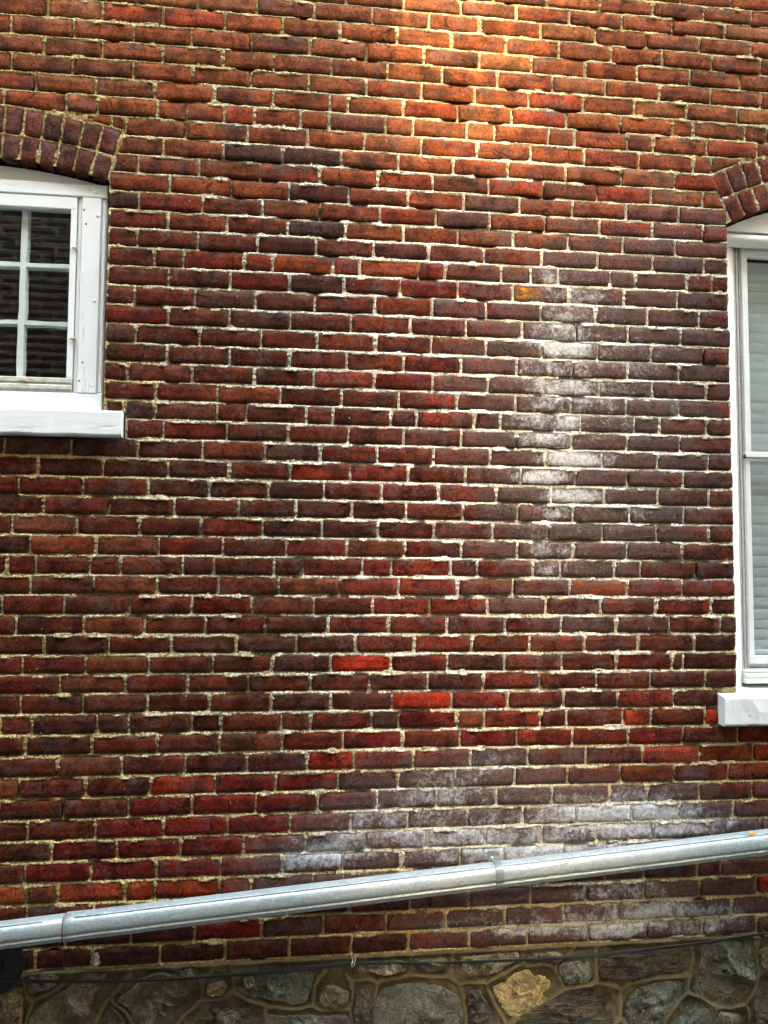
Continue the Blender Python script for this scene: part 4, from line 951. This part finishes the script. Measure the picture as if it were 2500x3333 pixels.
# ------------------------------------------------------------------ right window
W = win_r
JX0, JX1 = 1.7425, 2.7375
arch_board(W, 2.24, 2.17, 1.051, 0.494, 3.088, 0.040, 0.075, M_WOODH)
hm = Build(); n = 10                                          # half-round head moulding
for x in (JX0, JX1):
    for k in range(n + 1):
        a = math.pi * k / n - math.pi / 2
        hm.v.append((x, 0.075 - 0.040 * math.cos(a), 3.062 + 0.0255 * math.sin(a)))
hm.f = [(k, k + 1 + n, k + 2 + n, k + 1) for k in range(n)]
hm.f = [(k, n + 1 + k, n + 2 + k, k + 1) for k in range(n)]
child('head_moulding', hm.mesh(), M_WOODH, W, True)
bx('head_lining', M_ROOM, W, JX0, JX1, 0.088, 0.15, 3.0445, 3.10, b=0)
for sgn in (1, -1):
    def mx(a, b): return (a, b) if sgn == 1 else (4.48 - b, 4.48 - a)
    # ragged caulk and plaster between brick and frame
    v = []; f = []; n = 70; zz = np.linspace(1.300, 3.10, n + 1)
    for k, z in enumerate(zz):
        e = 0.006 * (float(vnoise(z, 4, 30)) - .5)
        xa, xb = (1.735, 1.8100) if sgn == 1 else (2.67, 2.745)
        y = 0.070 + e
        if sgn == 1: v += [(1.738, 0.03 + e, z), (1.765 + e, 0.060 + e, z), (1.8100, 0.092, z), (1.8100, 0.14, z)]
        else: v += [(2.742, 0.03 + e, z), (2.715 - e, 0.060 + e, z), (2.6700, 0.092, z), (2.6700, 0.14, z)]
    for k in range(n):
        for j in range(3):
            a = 4 * k + j; q = (a, a + 1, a + 5, a + 4); f.append(q if sgn == 1 else q[::-1])
    child('jamb', mesh_of(v, f), M_CAULK, W)
    for xa, xb, y in ((1.8102, 1.8195, 0.094), (1.8198, 1.8245, 0.108), (1.8248, 1.8335, 0.097), (1.8338, 1.8385, 0.110), (1.8388, 1.8455, 0.100)):
        x0, x1 = mx(xa, xb)
        bx('storm_track', M_ALU, W, x0, x1, y, 0.15, 1.386, 3.0442, b=0.0015)
    x0, x1 = mx(1.846, 1.8705)
    bx('storm_stile', M_WHITE, W, x0, x1, 0.092, 0.115, 2.2285, 3.0068, b=0.002)
    x0, x1 = mx(1.848, 1.8705)
    bx('storm_stile', M_WHITE, W, x0, x1, 0.103, 0.125, 1.4365, 2.1945, b=0.002)
bx('storm_rail', M_WHITE, W, 1.846, 2.634, 0.0915, 0.115, 3.007, 3.044, b=0.002)
bx('storm_rail', M_WHITE, W, 1.843, 2.637, 0.0905, 0.115, 2.2065, 2.228, b=0.002)
bx('storm_rail', M_WHITE, W, 1.846, 2.634, 0.101, 0.125, 2.195, 2.204, b=0.0015)
bx('storm_rail', M_WHITE, W, 1.846, 2.634, 0.101, 0.125, 1.404, 1.436, b=0.002)
bx('latch', M_IRON, W, 1.836, 1.843, 0.084, 0.0935, 2.200, 2.215, b=0.001)
sheet(W, 1.8705, 2.6095, 0.106, 2.2285, 3.0068)
sheet(W, 1.8705, 2.6095, 0.116, 1.4365, 2.1945)
bx('window_board', M_WHITE, W, 1.80, 2.68, 0.135, 0.32, 1.385, 1.432)
sub = Build()
for k, (y, z0, z1) in enumerate(((0.080, 1.372, 1.3850), (0.072, 1.352, 1.3715), (0.062, 1.334, 1.3515))):
    sub.box(1.8105, 2.6695, y, 0.16, z0, z1, b=0.004)
child('sub_sill', sub.mesh(), M_OLDSILL, W)
# blind slats
slat = Build(); n = 6
for x in (1.858, 2.622):
    for k in range(n + 1):
        t = k / n - .5
        slat.v.append((x, 0.006 * t - 0.003 * (0.25 - t * t), -0.047 * t))
for k in range(n): slat.f.append((k, k + 1, n + 2 + k, n + 1 + k))
slat.f += [tuple(reversed(q)) for q in slat.f][:0]
slat_me = slat.mesh('blind_slat'); slat_me.materials.append(M_BLIND)
slat_me.polygons.foreach_set('use_smooth', [True] * len(slat_me.polygons))
z = 2.985; i = 0
while z > 1.465:
    o = bpy.data.objects.new('blind_slat', slat_me); COL.objects.link(o); o.parent = W
    o.location = (RNG.uniform(-.002, .002), 0.165 + RNG.uniform(-.002, .002), z)
    o.rotation_euler = (RNG.uniform(-.03, .03) + 0.09, RNG.uniform(-.002, .002), 0)
    z -= 0.041; i += 1
bx('blind_rail', M_BLIND, W, 1.858, 2.622, 0.155, 0.178, 1.437, 1.452)
room(W, 1.80, 2.68, 1.39, 3.10, 0.19)
# stone sill, rough painted
ss = Build(); nx_, prof = 44, None
sxs = np.linspace(1.662, 2.822, nx_ + 1)
for k in range(nx_ + 1):
    g = lambda a, s=1.0: s * 0.006 * (float(fbm(sxs[k], a, 30, 2)) - .5)
    ss.v += [(sxs[k], 0.12, 1.324), (sxs[k], 0.02, 1.310 + g(1)), (sxs[k], -0.040 + g(2), 1.3015 + g(1)), (sxs[k], -0.046 + g(3), 1.294 + g(1)), (sxs[k], -0.046 + g(4, 1.4), 1.245), (sxs[k], -0.045 + g(5), 1.203 + g(6)), (sxs[k], -0.038, 1.1965 + g(6)), (sxs[k], 0.12, 1.1965)]
for k in range(nx_):
    for j in range(8):
        a = 8 * k + j; b = 8 * k + (j + 1) % 8
        ss.f.append((a, b, b + 8, a + 8))
ss.f += [tuple(range(8))[::-1], tuple(8 * nx_ + j for j in range(8))]
tag(child('sill', ss.mesh('sill'), M_STONEPAINT, W), 'rough white painted stone sill')

# ------------------------------------------------------------------ downpipe lying along the wall
def pipe_axis(x): return 0.585 + (x + 0.83) * 0.0764
PY = -0.070
def pipe_profile(s=1.0):
    """front at -y; corrugated section"""
    raw = [(-0.026, 0.0380), (-0.012, 0.0385), (0.004, 0.0385), (0.018, 0.0375), (0.027, 0.0335), (0.033, 0.0265), (0.036, 0.0170), (0.0372, 0.0060), (0.0372, -0.0040), (0.0360, -0.0105),
           (0.0315, -0.0135), (0.0312, -0.0155), (0.0350, -0.0180), (0.0352, -0.0225), (0.0325, -0.0260), (0.0278, -0.0280), (0.0272, -0.0298), (0.0275, -0.0330), (0.0225, -0.0372), (0.010, -0.0385),
           (-0.010, -0.0385), (-0.028, -0.036), (-0.036, -0.026), (-0.037, 0.0), (-0.036, 0.026)]
    return [(-a * s, b * s) for a, b in raw]
def pipe_run(x0, x1, s, flare=None):
    prof = pipe_profile(); n = len(prof); v = []; f = []
    xs = list(np.arange(x0, x1, 0.03)) + [x1]
    for x in xs:
        k = s
        if flare: k = s * flare(x)
        w = 0.0008 * (float(vnoise(x, 1, 9)) - .5)
        for y, z in prof: v.append((x, PY + y * k + w, pipe_axis(x) + z * k + w))
    for i in range(len(xs) - 1):
        for j in range(n):
            a = i * n + j; b = i * n + (j + 1) % n
            f.append((a, b, b + n, a + n))
    f += [tuple(range(n))[::-1], tuple((len(xs) - 1) * n + j for j in range(n))]
    return mesh_of(v, f, 'pipe')
pipe = empty('drainpipe', None, (0.45, PY, 0.68))
tag(pipe, 'long galvanised metal drainpipe sloping across the foot of the brick wall', 'drainpipe')
def pc(name, mesh, mat, smooth=False):
    o = child(name, mesh, mat, pipe, smooth); o.matrix_parent_inverse = Matrix.Translation((-0.45, -PY, -0.68)); return o
pc('pipe_section', pipe_run(-0.632, 2.75, 1.0, lambda x: 1.035 - 0.035 * min(1, (x + 0.632) / 0.05) if x < -0.58 else 1.0), M_GALV, True)
pc('pipe_section', pipe_run(-2.3, -0.600, 0.965), M_GALV, True)
seal = pipe_run(-0.636, -0.630, 1.01); pc('joint_seal', seal, M_RUST, True)
seam = Build().box(-2.2, -0.65, 0, 0.001, 0, 0.001)
v, f = tube([(x, PY - 0.026, pipe_axis(x) + 0.0372) for x in np.arange(-0.6, 2.7, 0.1)], 0.0016, 6)
pc('seam', mesh_of(v, f), M_GALV, True)
v, f = tube([(x, PY - 0.025, pipe_axis(x) + 0.0360) for x in np.arange(-2.2, -0.64, 0.1)], 0.0016, 6)
pc('seam', mesh_of(v, f), M_GALV, True)
def bracket(xb, zt):
    bw = 0.0265; st = Build()
    st.box(xb, xb + bw, -0.006, -0.003, zt - 0.036, zt + 0.016, b=0.0008)
    # strap over the front of the pipe
    path = [(-0.0045, zt - 0.030)]
    ax = pipe_axis(xb + bw / 2)
    for y, z in pipe_profile(1.05)[0:20]: path.append((PY + y - 0.0012, ax + z))
    path.append((-0.02, ax - 0.046)); path.append((-0.006, ax - 0.060))
    b = len(st.v)
    for y, z in path:
        dz = 0.0764 * bw
        st.v += [(xb, y, z), (xb + bw, y, z + dz)]
    for k in range(len(path) - 1): st.f.append((b + 2 * k, b + 2 * k + 1, b + 2 * k + 3, b + 2 * k + 2))
    me = st.mesh('strap'); o = pc('strap', me, M_STRAP)
    s = o.modifiers.new('thick', 'SOLIDIFY'); s.thickness = 0.003
    sc = child('screw', Build().disc(xb + bw / 2, zt - 0.010, -0.0075, -0.003, 0.0055, 10, 0.0025).mesh(), M_ALU, o)
bracket(0.786, 0.757)
bracket(-1.45, 0.757 - 0.170)

# ------------------------------------------------------------------ small things on the wall
CABLE = [(-2.3, 0.47), (-1.12, 0.438), (-0.839, 0.427), (-0.655, 0.415), (-0.467, 0.406), (-0.276, 0.403), (-0.061, 0.405), (0.137, 0.41), (0.286, 0.421), (0.389, 0.416), (0.565, 0.407), (0.774, 0.404), (0.987, 0.403), (1.115, 0.403), (1.334, 0.413), (1.558, 0.429), (1.78, 0.449), (1.819, 0.451), (2.307, 0.468), (3.2, 0.50)]
cx_, cz_ = zip(*CABLE)
xs = np.arange(-2.3, 3.2, 0.04)
pts = [(x, -0.030 + 0.004 * math.sin(x * 3.1), float(np.interp(x, cx_, cz_))) for x in xs]
cable = empty('cable', None, (0.4, -0.03, 0.41)); tag(cable, 'thin black cable strung along the top of the stone foundation', 'cable')
def cc(name, mesh, mat):
    o = child(name, mesh, mat, cable, True); o.matrix_parent_inverse = Matrix.Translation((-0.4, 0.03, -0.41)); return o
v, f = tube(pts, 0.0048, 8); cc('cable_sheath', mesh_of(v, f), M_BLACK)
pts2 = [(x, y - 0.002 + 0.002 * math.sin(x * 7), z + 0.0040 + 0.0012 * math.sin(x * 5 + 1)) for x, y, z in pts]
v, f = tube(pts2, 0.0030, 6); cc('cable_sheath', mesh_of(v, f), M_BLACK)
v, f = tube([(0.304, 0.0, 0.440), (0.306, -0.03, 0.432), (0.300, -0.04, 0.420), (0.302, -0.03, 0.409), (0.309, -0.036, 0.418), (0.315, -0.032, 0.437), (0.310, -0.03, 0.446)], 0.0016, 6)
cc('wire_tie', mesh_of(v, f), M_ALU)
v, f = tube([(1.797, 0.0, 0.470), (1.797, -0.035, 0.462), (1.797, -0.04, 0.447), (1.797, -0.03, 0.438), (1.797, -0.0, 0.436)], 0.003, 6)
cc('cable_clip', mesh_of(v, f), M_IRON)

stub = Build(); stub.disc(-0.862, 0.468, -0.030, 0.03, 0.088, 28, 0.0)
for k in range(28): pass
t = empty('drain_cover', None, (-0.862, -0.01, 0.468)); tag(t, 'black round iron drain cover in shadow below the left end of the pipe', 'drain cover')
for nm, r0, y0, y1 in (('rim', 0.092, -0.022, 0.03), ('plate', 0.080, -0.030, -0.0225), ('boss', 0.030, -0.046, -0.0305)):
    o = child(nm, Build().disc(-0.862, 0.468, y0, y1, r0, 28, 0.003).mesh(), M_IRON, t, False)
    o.matrix_parent_inverse = Matrix.Translation((0.862, 0.01, -0.468))

v = []; r_ = random.Random(4)
for k in range(9):
    zz_ = 0.490 - 0.0052 * k; w = 0.004 + 0.011 * min(1, k / 4)
    for j in range(5):
        v.append((-0.547 + (j - 2) / 2 * w + r_.uniform(-.002, .002), -0.004 - 0.010 * (2 - abs(j - 2)) / 2 - r_.uniform(0, .006), zz_))
f = [(k * 5 + j, (k + 1) * 5 + j, (k + 1) * 5 + j + 1, k * 5 + j + 1) for k in range(8) for j in range(4)]
v = [(x + 0.547, y, z - 0.468) for x, y, z in v]
o = obj('mortar_scrap', mesh_of(v, f), M_SCRAP); o.location = (-0.547, 0.006, 0.468)
tag(o, 'small crumpled pale scrap stuck to the dark bricks under the pipe', 'scrap')

lv = []; lf = []
for k in range(9):
    t_ = k / 8; w = 0.0095 * math.sin(math.pi * (0.08 + 0.88 * t_)) ; 
    lv += [(0.034 * (t_ - .5), -w, 0.004 + 0.004 * t_ + 0.002 * math.sin(6 * t_)), (0.034 * (t_ - .5), 0, 0.001 + 0.003 * t_), (0.034 * (t_ - .5), w, 0.006 + 0.005 * math.sin(4 * t_))]
for k in range(8):
    for j in range(2): lf.append((3 * k + j, 3 * k + j + 1, 3 * k + j + 4, 3 * k + j + 3))
o = obj('fallen_leaf', mesh_of(lv, lf), M_LEAF, None, True)
o.location = (1.735, -0.085, pipe_axis(1.735) + 0.0375); o.rotation_euler = (0.35, -0.08, 0.3)
m_ = o.modifiers.new('thick', 'SOLIDIFY'); m_.thickness = 0.0008
tag(o, 'small dry yellow brown leaf lying on top of the drainpipe', 'leaf')

# ------------------------------------------------------------------ the other side of the alley (seen in the panes, shades the wall) and unseen blockers added for the light
DY = -3.95
LEAVES = 22500
GX0, GX1 = 0.445, 0.99
HH = 10.0
def house(name, label, x0, x1, y0, y1, h):
    t = empty(name, None, ((x0 + x1) / 2, (y0 + y1) / 2, 0)); tag(t, label, 'house')
    inv = Matrix.Translation((-(x0 + x1) / 2, -(y0 + y1) / 2, 0))
    o = child('wall', Build().box(x0, x1, y0, y1, 0, h).mesh(), M_FAR, t); o.matrix_parent_inverse = inv
    o = child('roof', Build().box(x0 - 0.0, x1 + 0.0, y0 - 0.05, y1 + 0.04, h + 0.002, h + 0.10).mesh(), M_TAR, t); o.matrix_parent_inverse = inv
    return t
house('alley_house', 'brick house across the alley mirrored in the left window panes', -16.0, GX0, -7.0, DY, HH)
house('alley_house', 'brick house across the alley beyond the narrow sunlit passage', GX1, 16.0, -11.0, DY, HH)
house('end_light_blocker', 'unseen brick house added at the left end to darken the alley', -13.0, -7.0, DY + 0.01, 6.0, 9.0)  # added out of view, closes off side light to darken the lower wall
house('rear_sun_blocker', 'unseen tall house added behind the passage to cut off the low sun', -6.0, 8.0, -19.0, -15.0, 3.16 + 15.0 * math.tan(SUN_EL))  # added out of view, its height sets where the sun streak ends
tree = empty('sun_filter_tree', None, (2.3, -22.0, 0)); tag(tree, 'unseen leafy tree added to thin the streak of sun', 'tree')  # added out of view, its leaves weaken the sun streak on the wall
inv = Matrix.Translation((-2.3, 22.0, 0))
tz = 3.1 + 22.0 * math.tan(SUN_EL)
tr = Build()
for pts, r in (([(2.3, -22, 0), (2.25, -22, 5), (2.4, -21.9, tz - 1.0), (2.3, -22, tz + 1.2)], 0.16), ([(2.35, -22, tz - 2.4), (3.0, -21.6, tz - 0.8), (3.4, -21.4, tz + 0.3)], 0.07), ([(2.3, -22, tz - 3.4), (0.8, -22.3, tz - 1.4), (0.0, -22.5, tz - 0.9)], 0.07)):
    tr.add(*tube(pts, r, 8))
M_BARK = mat_plain('bark', (0.07, 0.05, 0.035), 0.9, 0, 20, 0.4, 0.6, 0.02)
M_FOLIAGE = mat_plain('foliage', (0.06, 0.10, 0.03), 0.6, 0, 3, 0.4, 0.0)
o = child('trunk', tr.mesh(), M_BARK, tree); o.matrix_parent_inverse = inv
lr = random.Random(3); lv = []; lf = []
while len(lf) < LEAVES:
    a, b, c = lr.uniform(-1, 1), lr.uniform(-1, 1), lr.uniform(-1, 1)
    if a * a + b * b + c * c > 1: continue
    if lr.random() > 0.30 + 0.70 * (1 - c) / 2 * 1.2: continue
    p = Vector((1.6 + 2.9 * a, -22.0 + 2.2 * b, tz - 0.4 + 2.2 * c))
    d1 = Vector((lr.gauss(0, 1), lr.gauss(0, 1), lr.gauss(0, 1))).normalized(); d2 = d1.orthogonal().normalized()
    s = lr.uniform(0.03, 0.055); k = len(lv)
    lv += [tuple(p - d1 * s * 1.4), tuple(p + d2 * s * .7), tuple(p + d1 * s * 1.4), tuple(p - d2 * s * .7)]; lf.append((k, k + 1, k + 2, k + 3))
o = child('crown', mesh_of(lv, lf), M_FOLIAGE, tree); o.matrix_parent_inverse = inv; tag(o, kind='stuff')
